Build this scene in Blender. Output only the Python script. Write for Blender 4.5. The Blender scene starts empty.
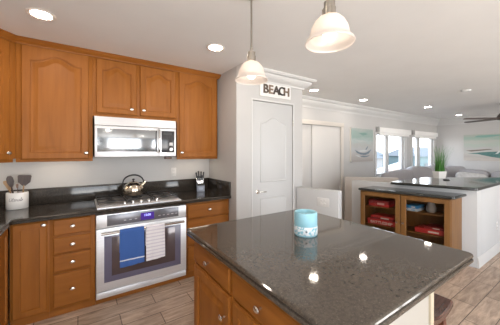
import bpy, bmesh, math, random
from mathutils import Vector, Matrix, noise as mnoise
random.seed(7)
PI = math.pi
sc = bpy.context.scene
COL = sc.collection

# ------------------------------------------------------------ camera, world, exposure
H = 1.46
cd = bpy.data.cameras.new('camera'); cam = bpy.data.objects.new('camera', cd); COL.objects.link(cam)
cd.sensor_width = 36; cd.lens = 36 * 251 / 500; cd.shift_y = -11 / 500; cd.clip_start = .02
cam.location = (0, 0, H); cam.rotation_euler = (PI / 2, 0, math.radians(-34))
sc.camera = cam
sc.view_settings.view_transform = 'Standard'; sc.view_settings.look = 'None'
sc.view_settings.gamma = 1; sc.view_settings.use_curve_mapping = False
sc.view_settings.exposure = 1.22
CAN_POWER = 56.0
BULB = 4.6
w = bpy.data.worlds.new('sky'); sc.world = w; w.use_nodes = True
nt = w.node_tree; nt.nodes.clear()
out = nt.nodes.new('ShaderNodeOutputWorld'); bg = nt.nodes.new('ShaderNodeBackground')
tc = nt.nodes.new('ShaderNodeTexCoord'); sp = nt.nodes.new('ShaderNodeSeparateXYZ'); rp = nt.nodes.new('ShaderNodeValToRGB')
nt.links.new(tc.outputs['Generated'], sp.inputs[0]); 
mrng = nt.nodes.new('ShaderNodeMapRange'); mrng.inputs['From Min'].default_value = -1; mrng.inputs['From Max'].default_value = 1
nt.links.new(sp.outputs['Z'], mrng.inputs['Value']); nt.links.new(mrng.outputs[0], rp.inputs[0])
rp.color_ramp.elements.new(.5)
for k_, (p_, c_) in enumerate(((.42, (1, .97, .93, 1)), (.53, (.50, .535, .57, 1)), (.85, (.29, .36, .45, 1)))):      # lower half brightened to light the ceiling, hazy horizon, blue overhead
    rp.color_ramp.elements[k_].position = p_; rp.color_ramp.elements[k_].color = c_
nt.links.new(rp.outputs[0], bg.inputs[0]); bg.inputs[1].default_value = 5.2
nt.links.new(bg.outputs[0], out.inputs[0])
try:
    sc.cycles.max_bounces = 10; sc.cycles.diffuse_bounces = 6; sc.cycles.transparent_max_bounces = 12
    sc.cycles.sample_clamp_indirect = 6.0
except Exception:
    pass

def portal(name, loc, rot, sx, sy):
    l = bpy.data.lights.new(name, 'AREA'); l.shape = 'RECTANGLE'; l.size = sx; l.size_y = sy
    l.cycles.is_portal = True
    o = bpy.data.objects.new(name, l); COL.objects.link(o); o.location = loc; o.rotation_euler = rot
LX_ = -1.12
# openings that let the daylight in (portals only steer the sampling of the sky)
portal('window_daylight', (7.6, 3.50, 1.45), (-PI / 2, 0, 0), 3.9, 1.2)
portal('rear_daylight', (.9, -3.12, 1.14), (PI / 2, 0, 0), 3.45, 2.25)
portal('added_side_daylight', (LX_ - .12, -1.55, 1.6), (0, -PI / 2, 0), 1.35, 2.45)  # portal of the added left-wall window
portal('added_rear_daylight', (5.4, -3.12, 1.1), (PI / 2, 0, 0), 2.5, 2.2)  # portal of the added second window behind the camera

# ------------------------------------------------------------ materials
def lin(c):
    if isinstance(c, str):
        c = [int(c[i:i + 2], 16) / 255 for i in (0, 2, 4)]
        return tuple((x / 12.92 if x <= .04045 else ((x + .055) / 1.055) ** 2.4) for x in c)
    return tuple(c)

def mat(name, col, rough=.5, metal=0, spec=.5, emit=None, es=0, coat=0):
    m = bpy.data.materials.new(name); m.use_nodes = True
    b = m.node_tree.nodes['Principled BSDF']
    b.inputs['Base Color'].default_value = (*lin(col), 1)
    b.inputs['Roughness'].default_value = rough; b.inputs['Metallic'].default_value = metal
    b.inputs['Specular IOR Level'].default_value = spec
    b.inputs['Coat Weight'].default_value = coat
    if emit is not None:
        b.inputs['Emission Color'].default_value = (*lin(emit), 1); b.inputs['Emission Strength'].default_value = es
    return m

def noisy(name, cols, scale=(1, 1, 1), nscale=5, detail=4, rough=.5, spec=.5, bump=0, metal=0, coat=0, dist=0, stops=None, rrange=None, nrough=.55):
    """procedural noise between colours (list), stretched by scale"""
    m = mat(name, cols[0], rough, metal, spec, coat=coat); nt = m.node_tree; b = nt.nodes['Principled BSDF']
    tc = nt.nodes.new('ShaderNodeTexCoord'); mp = nt.nodes.new('ShaderNodeMapping'); mp.inputs['Scale'].default_value = scale
    n = nt.nodes.new('ShaderNodeTexNoise'); n.inputs['Scale'].default_value = nscale; n.inputs['Detail'].default_value = detail
    n.inputs['Distortion'].default_value = dist; n.inputs['Roughness'].default_value = nrough
    r = nt.nodes.new('ShaderNodeValToRGB')
    nt.links.new(tc.outputs['Object'], mp.inputs[0]); nt.links.new(mp.outputs[0], n.inputs['Vector'])
    nt.links.new(n.outputs['Fac'], r.inputs[0]); nt.links.new(r.outputs[0], b.inputs['Base Color'])
    k = len(cols); e = r.color_ramp.elements
    while len(e) < k: e.new(.5)
    for i, c in enumerate(cols):
        e[i].position = stops[i] if stops else .3 + .4 * i / (k - 1)
        e[i].color = (*lin(c), 1)
    if bump:
        bp = nt.nodes.new('ShaderNodeBump'); bp.inputs['Strength'].default_value = bump; bp.inputs['Distance'].default_value = .01
        nt.links.new(n.outputs['Fac'], bp.inputs['Height']); nt.links.new(bp.outputs[0], b.inputs['Normal'])
    return m

def glass(name, tint=(1, 1, 1), refl=.08, rough=0.02):
    m = bpy.data.materials.new(name); m.use_nodes = True; nt = m.node_tree; nt.nodes.clear()
    o = nt.nodes.new('ShaderNodeOutputMaterial'); mx = nt.nodes.new('ShaderNodeMixShader')
    t = nt.nodes.new('ShaderNodeBsdfTransparent'); t.inputs[0].default_value = (*tint, 1)
    g = nt.nodes.new('ShaderNodeBsdfGlossy'); g.inputs['Roughness'].default_value = rough
    fr = nt.nodes.new('ShaderNodeLayerWeight'); fr.inputs['Blend'].default_value = refl
    nt.links.new(fr.outputs['Fresnel'], mx.inputs[0]); nt.links.new(t.outputs[0], mx.inputs[1]); nt.links.new(g.outputs[0], mx.inputs[2])
    nt.links.new(mx.outputs[0], o.inputs[0])
    return m

WOODC = [(.222, .074, .011), (.284, .098, .015), (.336, .122, .022)]
M_wood = noisy('maple_vertical', WOODC, (9, 9, .9), 2.2, 5, .46, .22, .02, dist=.25, stops=[.25, .5, .8])
M_woodh = noisy('maple_horizontal', WOODC, (.9, 9, 9), 2.2, 5, .46, .22, .02, dist=.25, stops=[.25, .5, .8])
M_wall = noisy('wall_paint', [(.485, .475, .465), (.515, .505, .495)], nscale=2, rough=.75, spec=.25)
M_wall2 = noisy('living_wall_paint', [(.515, .505, .495), (.545, .535, .525)], nscale=2, rough=.75, spec=.25)
M_white = noisy('white_half_wall_paint', [(.53, .527, .525), (.55, .547, .545)], nscale=2, rough=.6, spec=.3)
M_ceil = noisy('ceiling_paint', [(.77, .76, .745), (.80, .79, .775)], nscale=2, rough=.85, spec=.15)
M_trim = mat('white_gloss_trim', (.60, .595, .585), .4)
M_door = mat('white_door_paint', (.51, .51, .508), .4)
M_steel = noisy('brushed_steel', [(.72, .73, .76), (.80, .81, .84)], (60, 60, 1.0), 3, 2, .36, .5, 0, .6)
M_steelh = noisy('brushed_steel_horizontal', [(.74, .75, .78), (.82, .83, .86)], (1.0, 60, 60), 3, 2, .36, .5, 0, .55)
M_nickel = mat('brushed_nickel', (.70, .66, .60), .25, 1)
M_dnickel = mat('dark_nickel', (.36, .33, .29), .3, 1)
M_chrome = mat('polished_steel', (.78, .76, .74), .12, 1)
M_blk = mat('black_plastic', (.012, .012, .013), .35)
M_iron = mat('cast_iron', (.03, .028, .028), .55)
M_darkglass = mat('dark_oven_glass', (.085, .058, .062), .12, .25, .7, coat=.6)
M_slate = mat('slate_grey_enamel', (.13, .12, .185), .2, 0, .6)
M_panelgrey = mat('control_panel_grey', (.17, .17, .19), .22, .35, .6)
M_mwglass = mat('mirror_glass_door', (.36, .38, .40), .13, .8, .6)
M_mwblk = noisy('keypad_black', [(.02, .02, .022), (.05, .05, .055)], nscale=90, rough=.15)
M_display = mat('violet_display', (.02, .01, .06), .2, emit=(.10, .04, .42), es=.25)
M_glow = mat('display_digits', (.2, .3, .6), .2, emit=(.35, .35, 1.0), es=.9)
M_lamp = mat('lamp_lens', (1, 1, 1), .4, emit=(1, .87, .72), es=CAN_POWER)
M_lampcool = mat('lamp_lens_living', (1, 1, 1), .4, emit=(1, .90, .80), es=CAN_POWER * .5)
M_bulb = mat('frosted_bulb', (1, 1, 1), .4, emit=(1, .86, .72), es=BULB)
M_under = mat('under_cabinet_lens', (1, 1, 1), .4, emit=(1, .82, .62), es=4.5)
M_glass = glass('window_glass', (1, 1, 1), .05)
M_cabglass = glass('cabinet_glass', (.86, .83, .80), .14)
M_cream = mat('cream_panel_paint', (.43, .395, .345), .5)
M_blind = mat('white_blind_fabric', (.88, .87, .85), .7)

def granite(name, base, mid, speck, rough=.10):
    m = mat(name, base, rough, 0, .55); nt = m.node_tree; b = nt.nodes['Principled BSDF']
    tc = nt.nodes.new('ShaderNodeTexCoord')
    n = nt.nodes.new('ShaderNodeTexNoise'); n.inputs['Scale'].default_value = 70; n.inputs['Detail'].default_value = 6; n.inputs['Roughness'].default_value = .7
    r = nt.nodes.new('ShaderNodeValToRGB'); e = r.color_ramp.elements
    e[0].position = .30; e[0].color = (*base, 1); e[1].position = .75; e[1].color = (*mid, 1)
    v = nt.nodes.new('ShaderNodeTexNoise'); v.inputs['Scale'].default_value = 170; v.inputs['Detail'].default_value = 3; v.inputs['Roughness'].default_value = .7
    r2 = nt.nodes.new('ShaderNodeValToRGB'); e2 = r2.color_ramp.elements
    e2[0].position = .58; e2[0].color = (0, 0, 0, 1); e2[1].position = .72; e2[1].color = (1, 1, 1, 1)
    mx = nt.nodes.new('ShaderNodeMix'); mx.data_type = 'RGBA'
    nt.links.new(tc.outputs['Object'], n.inputs['Vector']); nt.links.new(tc.outputs['Object'], v.inputs['Vector'])
    nt.links.new(n.outputs['Fac'], r.inputs[0]); nt.links.new(v.outputs['Fac'], r2.inputs[0])
    nt.links.new(r2.outputs[0], mx.inputs['Factor']); nt.links.new(r.outputs[0], mx.inputs['A']); mx.inputs['B'].default_value = (*speck, 1)
    nt.links.new(mx.outputs['Result'], b.inputs['Base Color'])
    return m
M_gran = granite('brown_black_granite', (.042, .034, .027), (.108, .086, .066), (.20, .165, .135), .055)
M_granK = granite('dark_counter_granite', (.010, .009, .008), (.062, .050, .040), (.18, .15, .12), .08)
M_bar = granite('dark_bar_granite', (.015, .016, .015), (.045, .045, .04), (.12, .12, .11), .06)

def floor_mat():
    m = mat('wood_look_tile', (.3, .22, .17), .42, 0, .4); nt = m.node_tree; b = nt.nodes['Principled BSDF']
    tc = nt.nodes.new('ShaderNodeTexCoord'); mp = nt.nodes.new('ShaderNodeMapping')
    mp.inputs['Location'].default_value = (.33, -.07, 0)
    br = nt.nodes.new('ShaderNodeTexBrick'); br.offset = .5; br.inputs['Scale'].default_value = 1
    br.inputs['Brick Width'].default_value = .62; br.inputs['Row Height'].default_value = .175
    br.inputs['Mortar Size'].default_value = .0035; br.inputs['Mortar Smooth'].default_value = .1; br.inputs['Bias'].default_value = 0
    br.inputs['Color1'].default_value = (.54, .415, .325, 1); br.inputs['Color2'].default_value = (.39, .295, .225, 1)
    br.inputs['Mortar'].default_value = (.11, .08, .065, 1)
    mp2 = nt.nodes.new('ShaderNodeMapping'); mp2.inputs['Scale'].default_value = (1.6, 9, 1)
    n = nt.nodes.new('ShaderNodeTexNoise'); n.inputs['Scale'].default_value = 3; n.inputs['Detail'].default_value = 7; n.inputs['Roughness'].default_value = .65; n.inputs['Distortion'].default_value = .6
    r = nt.nodes.new('ShaderNodeValToRGB'); e = r.color_ramp.elements
    e[0].position = .3; e[0].color = (.55, .52, .5, 1); e[1].position = .7; e[1].color = (1.25, 1.25, 1.25, 1)
    mx = nt.nodes.new('ShaderNodeMix'); mx.data_type = 'RGBA'; mx.blend_type = 'MULTIPLY'; mx.inputs['Factor'].default_value = 1
    nt.links.new(tc.outputs['Object'], mp.inputs[0]); nt.links.new(mp.outputs[0], br.inputs['Vector'])
    nt.links.new(tc.outputs['Object'], mp2.inputs[0]); nt.links.new(mp2.outputs[0], n.inputs['Vector']); nt.links.new(n.outputs['Fac'], r.inputs[0])
    nt.links.new(br.outputs['Color'], mx.inputs['A']); nt.links.new(r.outputs[0], mx.inputs['B']); nt.links.new(mx.outputs['Result'], b.inputs['Base Color'])
    bp = nt.nodes.new('ShaderNodeBump'); bp.inputs['Strength'].default_value = .25; bp.inputs['Distance'].default_value = .003; bp.invert = True
    nt.links.new(br.outputs['Fac'], bp.inputs['Height']); nt.links.new(bp.outputs[0], b.inputs['Normal'])
    return m
M_floor = floor_mat()

# ------------------------------------------------------------ mesh builder
class MB:
    def __init__(s, M=None):
        s.bm = bmesh.new(); s.M = M
    def v(s, p):
        p = Vector(p)
        return s.bm.verts.new(s.M @ p if s.M else p)
    def rings(s, rs, cap0=True, cap1=True, closed=True, loop=False):
        V = [[s.v(p) for p in r] for r in rs]; n = len(V[0])
        pairs = list(zip(V, V[1:])) + ([(V[-1], V[0])] if loop else [])
        for a, b in pairs:
            for i in range(n if closed else n - 1):
                j = (i + 1) % n
                try: s.bm.faces.new((a[i], a[j], b[j], b[i]))
                except ValueError: pass
        if not loop:
            if cap0: s.bm.faces.new(V[0][::-1])
            if cap1: s.bm.faces.new(V[-1])
        return s
    def box(s, x0, x1, y0, y1, z0, z1, bev=0, seg=2):
        c = [(x0, y0, z0), (x1, y0, z0), (x1, y1, z0), (x0, y1, z0), (x0, y0, z1), (x1, y0, z1), (x1, y1, z1), (x0, y1, z1)]
        V = [s.v(p) for p in c]; F = []
        for f in ((3, 2, 1, 0), (4, 5, 6, 7), (0, 1, 5, 4), (1, 2, 6, 5), (2, 3, 7, 6), (3, 0, 4, 7)):
            F.append(s.bm.faces.new([V[i] for i in f]))
        if bev:
            ed = list({e for f in F for e in f.edges})
            bmesh.ops.bevel(s.bm, geom=ed, offset=bev, segments=seg, profile=.5, affect='EDGES')
        return s
    def lathe(s, prof, c=(0, 0, 0), n=32, axis='Z', sx=1, sy=1, cap0=True, cap1=True, flute=None):
        rs = []
        for r, h in prof:
            ring = []
            for i in range(n):
                a = 2 * PI * i / n; rr = r * (1 + (flute(a, h) if flute else 0))
                x, y = rr * math.cos(a) * sx, rr * math.sin(a) * sy
                if axis == 'Z': p = (c[0] + x, c[1] + y, c[2] + h)
                elif axis == 'Y': p = (c[0] + x, c[1] + h, c[2] + y)
                else: p = (c[0] + h, c[1] + x, c[2] + y)
                ring.append(p)
            rs.append(ring)
        return s.rings(rs, cap0, cap1)
    def tube(s, pts, r, n=10, cap=True, closed=False):
        pts = [Vector(p) for p in pts]; rs = []; k = len(pts); up = None
        for i, p in enumerate(pts):
            t = (pts[min(i + 1, k - 1)] - pts[max(i - 1, 0)]).normalized()
            if up is None:
                up = t.orthogonal().normalized()
            else:
                up = (up - t * up.dot(t)).normalized()
            q = t.cross(up); rr = r[i] if isinstance(r, (list, tuple)) else r
            rs.append([p + (up * math.cos(2 * PI * j / n) + q * math.sin(2 * PI * j / n)) * rr for j in range(n)])
        return s.rings(rs, cap, cap)
    def prism(s, poly, z0, z1):
        return s.rings([[(x, y, z0) for x, y in poly], [(x, y, z1) for x, y in poly]])
    def slab(s, poly, prof):
        """closed outline (counter-clockwise), profile [(inset, z)] from bottom to top"""
        rs = []
        for ins, z in list(prof) + [(prof[-1][0] + .006, prof[-1][1])]: rs.append([(x, y, z) for x, y in inset(poly, ins)])
        return s.rings(rs)
    def sweep(s, path, prof, side=1):
        """open path in plan; profile [(out, z)] closed section; mitred"""
        rs = []; k = len(path)
        for i, p in enumerate(path):
            p = Vector(p)
            d0 = (p - Vector(path[i - 1])).normalized() if i else None
            d1 = (Vector(path[i + 1]) - p).normalized() if i < k - 1 else None
            d0 = d0 or d1; d1 = d1 or d0
            n0 = Vector((d0.y, -d0.x)) * side; n1 = Vector((d1.y, -d1.x)) * side
            m = (n0 + n1).normalized(); m = m / max(.2, m.dot(n0))
            rs.append([(p.x + m.x * o, p.y + m.y * o, z) for o, z in prof])
        return s.rings(rs)
    def pillow(s, c, sx, sy, sz, e=.45, n=28, m=16, rot=None, wob=.0, seed=0):
        R = rot or Matrix.Identity(3); rs = []
        f = lambda x, p: math.copysign(abs(x) ** p, x)
        for j in range(1, m):
            ph = -PI / 2 + PI * j / m; ring = []
            for i in range(n):
                th = 2 * PI * i / n
                p = Vector((sx * f(math.cos(ph), e) * f(math.cos(th), e), sy * f(math.cos(ph), e * 1.6) * f(math.sin(th), e), sz * f(math.sin(ph), e)))
                if wob: p *= 1 + wob * mnoise.noise(p * 4 + Vector((seed, 0, 0)))
                ring.append(R @ p + Vector(c))
            rs.append(ring)
        return s.rings(rs)
    def build(s, name, material, parent=None, smooth=28, label=None, kind=None):
        bm = s.bm
        bmesh.ops.recalc_face_normals(bm, faces=bm.faces)
        me = bpy.data.meshes.new(name); bm.to_mesh(me); bm.free()
        me.materials.append(material)
        for p in me.polygons: p.use_smooth = True
        me.set_sharp_from_angle(angle=math.radians(smooth))
        o = bpy.data.objects.new(name, me); COL.objects.link(o)
        if parent: o.parent = parent
        if label: o['label'] = label
        if kind: o['kind'] = kind
        return o

def inset(poly, d):
    if abs(d) < 1e-9: return [tuple(p) for p in poly]
    k = len(poly); r = []
    for i in range(k):
        p0, p, p1 = Vector(poly[i - 1]), Vector(poly[i]), Vector(poly[(i + 1) % k])
        a = (p - p0).normalized(); b = (p1 - p).normalized()
        na = Vector((-a.y, a.x)); nb = Vector((-b.y, b.x)); m = (na + nb).normalized(); m = m / max(.3, m.dot(na))
        r.append((p.x + m.x * d, p.y + m.y * d))
    return r

def roundpoly(poly, rad, n=6):
    """round corners; rad number or list"""
    k = len(poly); r = []
    for i in range(k):
        q = rad[i] if isinstance(rad, (list, tuple)) else rad
        p0, p, p1 = Vector(poly[i - 1]), Vector(poly[i]), Vector(poly[(i + 1) % k])
        if q <= 0: r.append(tuple(p)); continue
        a = (p0 - p).normalized(); b = (p1 - p).normalized()
        ang = a.angle(b); t = q / math.tan(ang / 2); A = p + a * t; B = p + b * t
        C = p + (a + b).normalized() * (q / math.sin(ang / 2))
        va, vb = A - C, B - C
        for j in range(n + 1):
            u = j / n; vv = (va * (1 - u) + vb * u).normalized() * q; r.append(tuple(C + vv))
    return r

def thing(name, label, cat, loc=(0, 0, 0), rz=0, group=None):
    o = bpy.data.objects.new(name, None); COL.objects.link(o); o.location = loc; o.rotation_euler = (0, 0, rz)
    o.empty_display_size = .1
    return tag(o, label, cat, group)
def tag(o, label, cat, group=None):
    o['label'] = label; o['category'] = cat
    if group: o['group'] = group
    return o
def struct(name, mb, m, parent=None, smooth=28):
    o = mb.build(name, m, parent, smooth)
    if not parent: o['kind'] = 'structure'
    return o
def copy_tree(o, parent=None):
    c = o.copy(); COL.objects.link(c)
    if parent: c.parent = parent
    for ch in [x for x in bpy.data.objects if x.parent == o]: copy_tree(ch, c)
    return c
def text_mesh(body, size, depth, font_shear=0):
    cu = bpy.data.curves.new('lettering', 'FONT'); cu.body = body; cu.size = size; cu.extrude = depth; cu.shear = font_shear
    cu.align_x = 'CENTER'; cu.align_y = 'CENTER'; cu.offset = size * .02
    t = bpy.data.objects.new('lettering', cu); COL.objects.link(t)
    dg = bpy.context.evaluated_depsgraph_get(); me = bpy.data.meshes.new_from_object(t.evaluated_get(dg))
    bpy.data.objects.remove(t); bpy.data.curves.remove(cu)
    return me
def text_part(name, body, size, depth, m, parent, M, label=None, shear=0):
    me = text_mesh(body, size, depth, shear); me.transform(M); me.materials.clear(); me.materials.append(m)
    o = bpy.data.objects.new(name, me); COL.objects.link(o); o.parent = parent
    if label: o['label'] = label
    return o
UP = Matrix.Rotation(PI / 2, 4, 'X')          # lettering that stands upright and faces -Y

# ------------------------------------------------------------ the room
CEIL = 2.49; WY = 3.38; FX = 9.645; LX = -1.12; BY = -3.0; T = .14
def wall_with_holes(mb, axis, c0, c1, a0, a1, z1, holes):
    """wall slab between c0..c1 (thickness) along a0..a1, holes [(a0,a1,z0,z1)]"""
    def bx(p, q, z0, zz):
        if q - p < 1e-4 or zz - z0 < 1e-4: return
        if axis == 'x': mb.box(p, q, c0, c1, z0, zz)
        else: mb.box(c0, c1, p, q, z0, zz)
    cur = a0
    for h in sorted(holes):
        bx(cur, h[0], 0, z1); bx(h[0], h[1], 0, h[2]); bx(h[0], h[1], h[3], z1); cur = h[1]
    bx(cur, a1, 0, z1)
W1 = (6.02, 7.42, .86, 1.93); W2 = (7.92, 9.34, .86, 1.93); CL = (3.30, 4.62, 0.0, 1.985)
struct('floor', MB().box(LX, FX, BY, WY, -.12, 0), M_floor)
struct('ceiling', MB().box(LX, FX, BY, WY, CEIL, CEIL + .12), M_ceil)
mb = MB(); wall_with_holes(mb, 'x', WY, WY + T, LX - T, FX + T, CEIL + .12, [W1, W2, CL]); struct('wall_back', mb, M_wall2)
GL = (-2.75, -.35, .95, 2.25)
mb = MB(); wall_with_holes(mb, 'y', LX - T, LX, BY, WY, CEIL + .12, [GL]); struct('wall_left', mb, M_wall)
struct('wall_right', MB().box(FX, FX + T, BY, WY, 0, CEIL + .12), M_wall2)
GW = (-.8, 2.6, .02, 2.25); GD = (4.2, 6.6, 0.0, 2.2)
mb = MB(); wall_with_holes(mb, 'x', BY - T, BY, LX - T, FX + T, CEIL + .12, [GW, GD]); struct('wall_front', mb, M_wall2)
# pantry block
PX0, PX1, PY = 1.557, 2.67, 2.60
mb = MB(); wall_with_holes(mb, 'x', PY, PY + .11, PX0, PX1, CEIL, [(1.795, 2.482, 0, 2.112)])
mb.box(PX0, PX0 + .11, PY + .11, WY, 0, CEIL); mb.box(PX1 - .11, PX1, PY + .11, WY, 0, CEIL)
struct('wall_pantry', mb, M_wall)

CROWN = [(0, -.19), (.016, -.19), (.02, -.165), (.03, -.15), (.05, -.135), (.075, -.10), (.085, -.075), (.085, -.055), (.11, -.045), (.125, -.02), (.125, 0), (0, 0)]
cz = lambda pr: [(o, CEIL + z) for o, z in pr]
PCROWN = [(o * 1.15, z * .72) for o, z in CROWN]
struct('trim_1', MB().sweep([(PX0 + .001, PY - .0005), (PX1, PY), (PX1, WY)], cz(PCROWN)), M_trim)
struct('trim_2', MB().sweep([(PX1 + .145, WY), (FX, WY), (FX, BY), (LX, BY)], cz(CROWN)), M_trim)
BASE = [(0, 0), (.016, 0), (.016, .10), (.012, .12), (.006, .135), (0, .14)]
struct('baseboard_right', MB().sweep([(FX, WY), (FX, BY)], BASE), M_trim)
struct('baseboard_back', MB().sweep([(4.72, WY), (FX, WY)], BASE), M_trim)
struct('baseboard_pantry', MB().sweep([(1.572, PY), (1.73, PY)], BASE), M_trim)

# pantry door
def panel_ring(x0, x1, z0, z1, arch, n=15, ins=0.0):
    x0 += ins; x1 -= ins; z0 += ins; z1 -= ins
    r = [(x0, z0), (x1, z0)]
    for i in range(n):
        t = i / (n - 1); s = 1 - 2 * t; q = abs(s) / .86
        f = .5 * (1 + math.cos(PI * q)) if q < 1 else 0
        r.append((x1 + (x0 - x1) * t, z1 + arch * f))
    return r
def rect_ring(x0, x1, z0, z1, n=15, ins=0.0):
    return panel_ring(x0, x1, z0, z1, 0, n, ins)
def add_door(mb, x0, x1, z0, z1, t, opening, arch=0, raised=True, y0=0.0):
    """frame-and-panel door: front faces -Y, its back at y0, front at y0-t"""
    ox0, ox1, oz0, oz1 = opening
    R = lambda ring, y: [(x, y, z) for x, z in ring]
    rs = [R(rect_ring(x0, x1, z0, z1), y0), R(rect_ring(x0, x1, z0, z1), y0 - t + .011), R(rect_ring(x0, x1, z0, z1, ins=.0045), y0 - t + .009), R(rect_ring(x0, x1, z0, z1, ins=.0055), y0 - t + .004), R(rect_ring(x0, x1, z0, z1, ins=.011), y0 - t), R(rect_ring(x0, x1, z0, z1, ins=.013), y0 - t),
          R(panel_ring(ox0, ox1, oz0, oz1, arch), y0 - t)]
    if raised:
        for ins_, dep_ in ((.002, .003), (.006, .004), (.010, .013), (.017, .014), (.022, .0135), (.056, .003), (.060, .002), (.066, .002)):
            rs.append(R(panel_ring(ox0, ox1, oz0, oz1, arch, ins=ins_), y0 - t + dep_))
    else:
        rs += [R(panel_ring(ox0, ox1, oz0, oz1, arch, ins=.003), y0 - t + .010), R(panel_ring(ox0, ox1, oz0, oz1, arch, ins=.008), y0 - t + .010)]
    return mb.rings(rs)
def knob(mb, x, z, y=0.0, s=1.0):
    return mb.lathe([(.006 * s, 0), (.005 * s, -.012 * s), (.007 * s, -.016 * s), (.0155 * s, -.021 * s), (.0165 * s, -.026 * s), (.012 * s, -.031 * s), (.004 * s, -.033 * s)], (x, y, z), 16, 'Y', sx=1.25, sy=.9)

d1 = MB(); dy = PY + .006
R = lambda ring, y: [(x, y, z) for x, z in ring]
d1.box(1.802, 2.475, dy, dy + .035, .012, 2.105, .002)
door1 = struct('door_1', d1, M_door)
def raised_panel(x0, x1, z0, z1, arch):
    m_ = MB()
    m_.rings([R(panel_ring(x0, x1, z0, z1, arch), dy), R(panel_ring(x0, x1, z0, z1, arch, ins=.008), dy - .007), R(panel_ring(x0, x1, z0, z1, arch, ins=.02), dy - .002),
              R(panel_ring(x0, x1, z0, z1, arch, ins=.05), dy - .007)])
    return m_
raised_panel(1.915, 2.362, 1.06, 1.84, .075).build('door_panel', M_door, door1)
raised_panel(1.915, 2.362, .30, .86, 0).build('door_panel', M_door, door1)
h = MB(); h.lathe([(.027, 0), (.027, -.006), (.018, -.010), (.009, -.012), (.009, -.045)], (1.872, dy, .945), 20, 'Y')
h.tube([(1.872, dy - .045, .945), (1.90, dy - .048, .947), (1.95, dy - .047, .943), (1.985, dy - .042, .940)], [.010, .009, .008, .006], 10)
h.build('door_handle', M_nickel, door1)
for z in (1.86, .25):
    MB().lathe([(.007, -.045), (.007, .045)], (2.478, PY - .008, z), 10).build('hinge', M_nickel, door1)
c = MB(); a0, a1, zt = 1.795, 2.482, 2.112
c.box(a0 - .022, a0 - .0005, PY - .006, PY - .0005, 0, zt + .022, .002); c.box(a1 + .0005, a1 + .022, PY - .006, PY - .0005, 0, zt + .022, .002); c.box(a0, a1, PY - .006, PY - .0005, zt + .0005, zt + .022, .002)
struct('trim_3', c, M_trim)

# closet with sliding doors in the back wall
c = MB(); c.box(CL[0] - .09, CL[1] + .09, WY - .03, WY - .0005, CL[3], CL[3] + .085, .004)
c.box(CL[1], CL[1] + .085, WY - .022, WY - .0005, 0, CL[3] - .001, .004); c.box(CL[0] - .085, CL[0], WY - .022, WY - .0005, 0, CL[3] - .001, .004)
struct('trim_4', c, mat('warm_white_casing', (.62, .575, .525), .45))
M_slide = mat('sliding_door_paint', (.64, .62, .60), .4)
struct('door_2', MB().box(CL[0] + .002, 3.80, WY + .052, WY + .082, .01, CL[3] - .003, .003), M_slide)
struct('door_3', MB().box(3.76, CL[1] - .002, WY + .012, WY + .042, .01, CL[3] - .003, .003), M_slide)

# living-room windows
def window(name, X0, X1, Z0, Z1, y, mull, facing=1):
    f = MB(); fr = .05; yo = y + .03 * facing; yi = y + .10 * facing; ya, yb = min(yo, yi), max(yo, yi)
    f.box(X0, X0 + fr, ya, yb, Z0, Z1, .004); f.box(X1 - fr, X1, ya, yb, Z0, Z1, .004)
    f.box(X0 + fr, X1 - fr, ya, yb, Z0, Z0 + fr, .004); f.box(X0 + fr, X1 - fr, ya, yb, Z1 - fr, Z1, .004)
    for m0, m1 in mull: f.box(m0, m1, ya + .005, yb - .005, Z0 + fr, Z1 - fr, .004)
    o = struct(name, f, M_trim)
    xs = [X0 + fr] + [q for m in mull for q in m] + [X1 - fr]
    for k in range(0, len(xs), 2):
        MB().box(xs[k] + .001, xs[k + 1] - .001, y + .06 * facing - .003, y + .06 * facing + .003, Z0 + fr + .001, Z1 - fr - .001).build('pane', M_glass, o)
    return o
w1 = window('window_1', *W1, WY, [(6.53, 6.68)])
MB().box(W1[0] - .06, W1[1] + .09, WY - .045, WY + .03, W1[2] - .03, W1[2], .006).build('window_sill', M_trim, w1)
w2 = window('window_2', *W2, WY, [(8.30, 8.50)])
MB().box(W2[0] - .06, W2[1] + .06, WY - .045, WY + .03, W2[2] - .03, W2[2], .006).build('window_sill', M_trim, w2)
for nm, (X0, X1, Z0, Z1) in (('trim_5', W1), ('trim_6', W2)):
    c = MB(); c.box(X0 - .09, X0, WY - .018, WY - .0005, Z0, Z1 + .0, .004); c.box(X1, X1 + .14, WY - .018, WY - .0005, Z0, Z1, .004)
    struct(nm, c, M_trim)
window('window_3', *GW, BY, [(.86, .96)], -1)  # rear window, widened and run down to the floor for extra daylight
window('added_window_4', *GD, BY, [(5.35, 5.45)], -1)  # unseen window added behind the camera as daylight fill
w5 = window('added_window_5', GL[0], GL[1], GL[2], GL[3], 0, [(-1.58, -1.52)], -1)  # unseen window added in the left wall to brighten faces turned left
w5.rotation_euler = (0, 0, -PI / 2); w5.rotation_euler = (0, 0, PI / 2); w5.location = (LX - .14 , 0, 0)
M_grey = mat('grey_bracket', (.42, .41, .40), .5)
def blind(X0, X1, label):
    t = thing('roller_blind', label, 'blind', ((X0 + X1) / 2, WY, 1.90), group='rolled-up blinds over the windows')
    hw = (X1 - X0) / 2
    MB().box(-hw, hw, -.11, -.022, .02, .15, .012).build('cassette', M_blind, t)
    MB().box(-hw + .05, hw - .05, -.075, -.065, -.035, .021).build('blind_fabric', M_blind, t)
    MB().lathe([(.012, -hw + .05), (.012, hw - .05)], (0, -.07, -.04), 10, 'X').build('bottom_bar', M_trim, t)
    MB().box(-hw - .015, -hw - .001, -.10, -.022, .04, .165, .003).build('bracket', M_grey, t)
blind(6.0, 7.62, 'white rolled-up blind over the wider window beside the tall beach painting')
blind(7.86, 9.42, 'white rolled-up blind over the window nearest the room corner')

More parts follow.
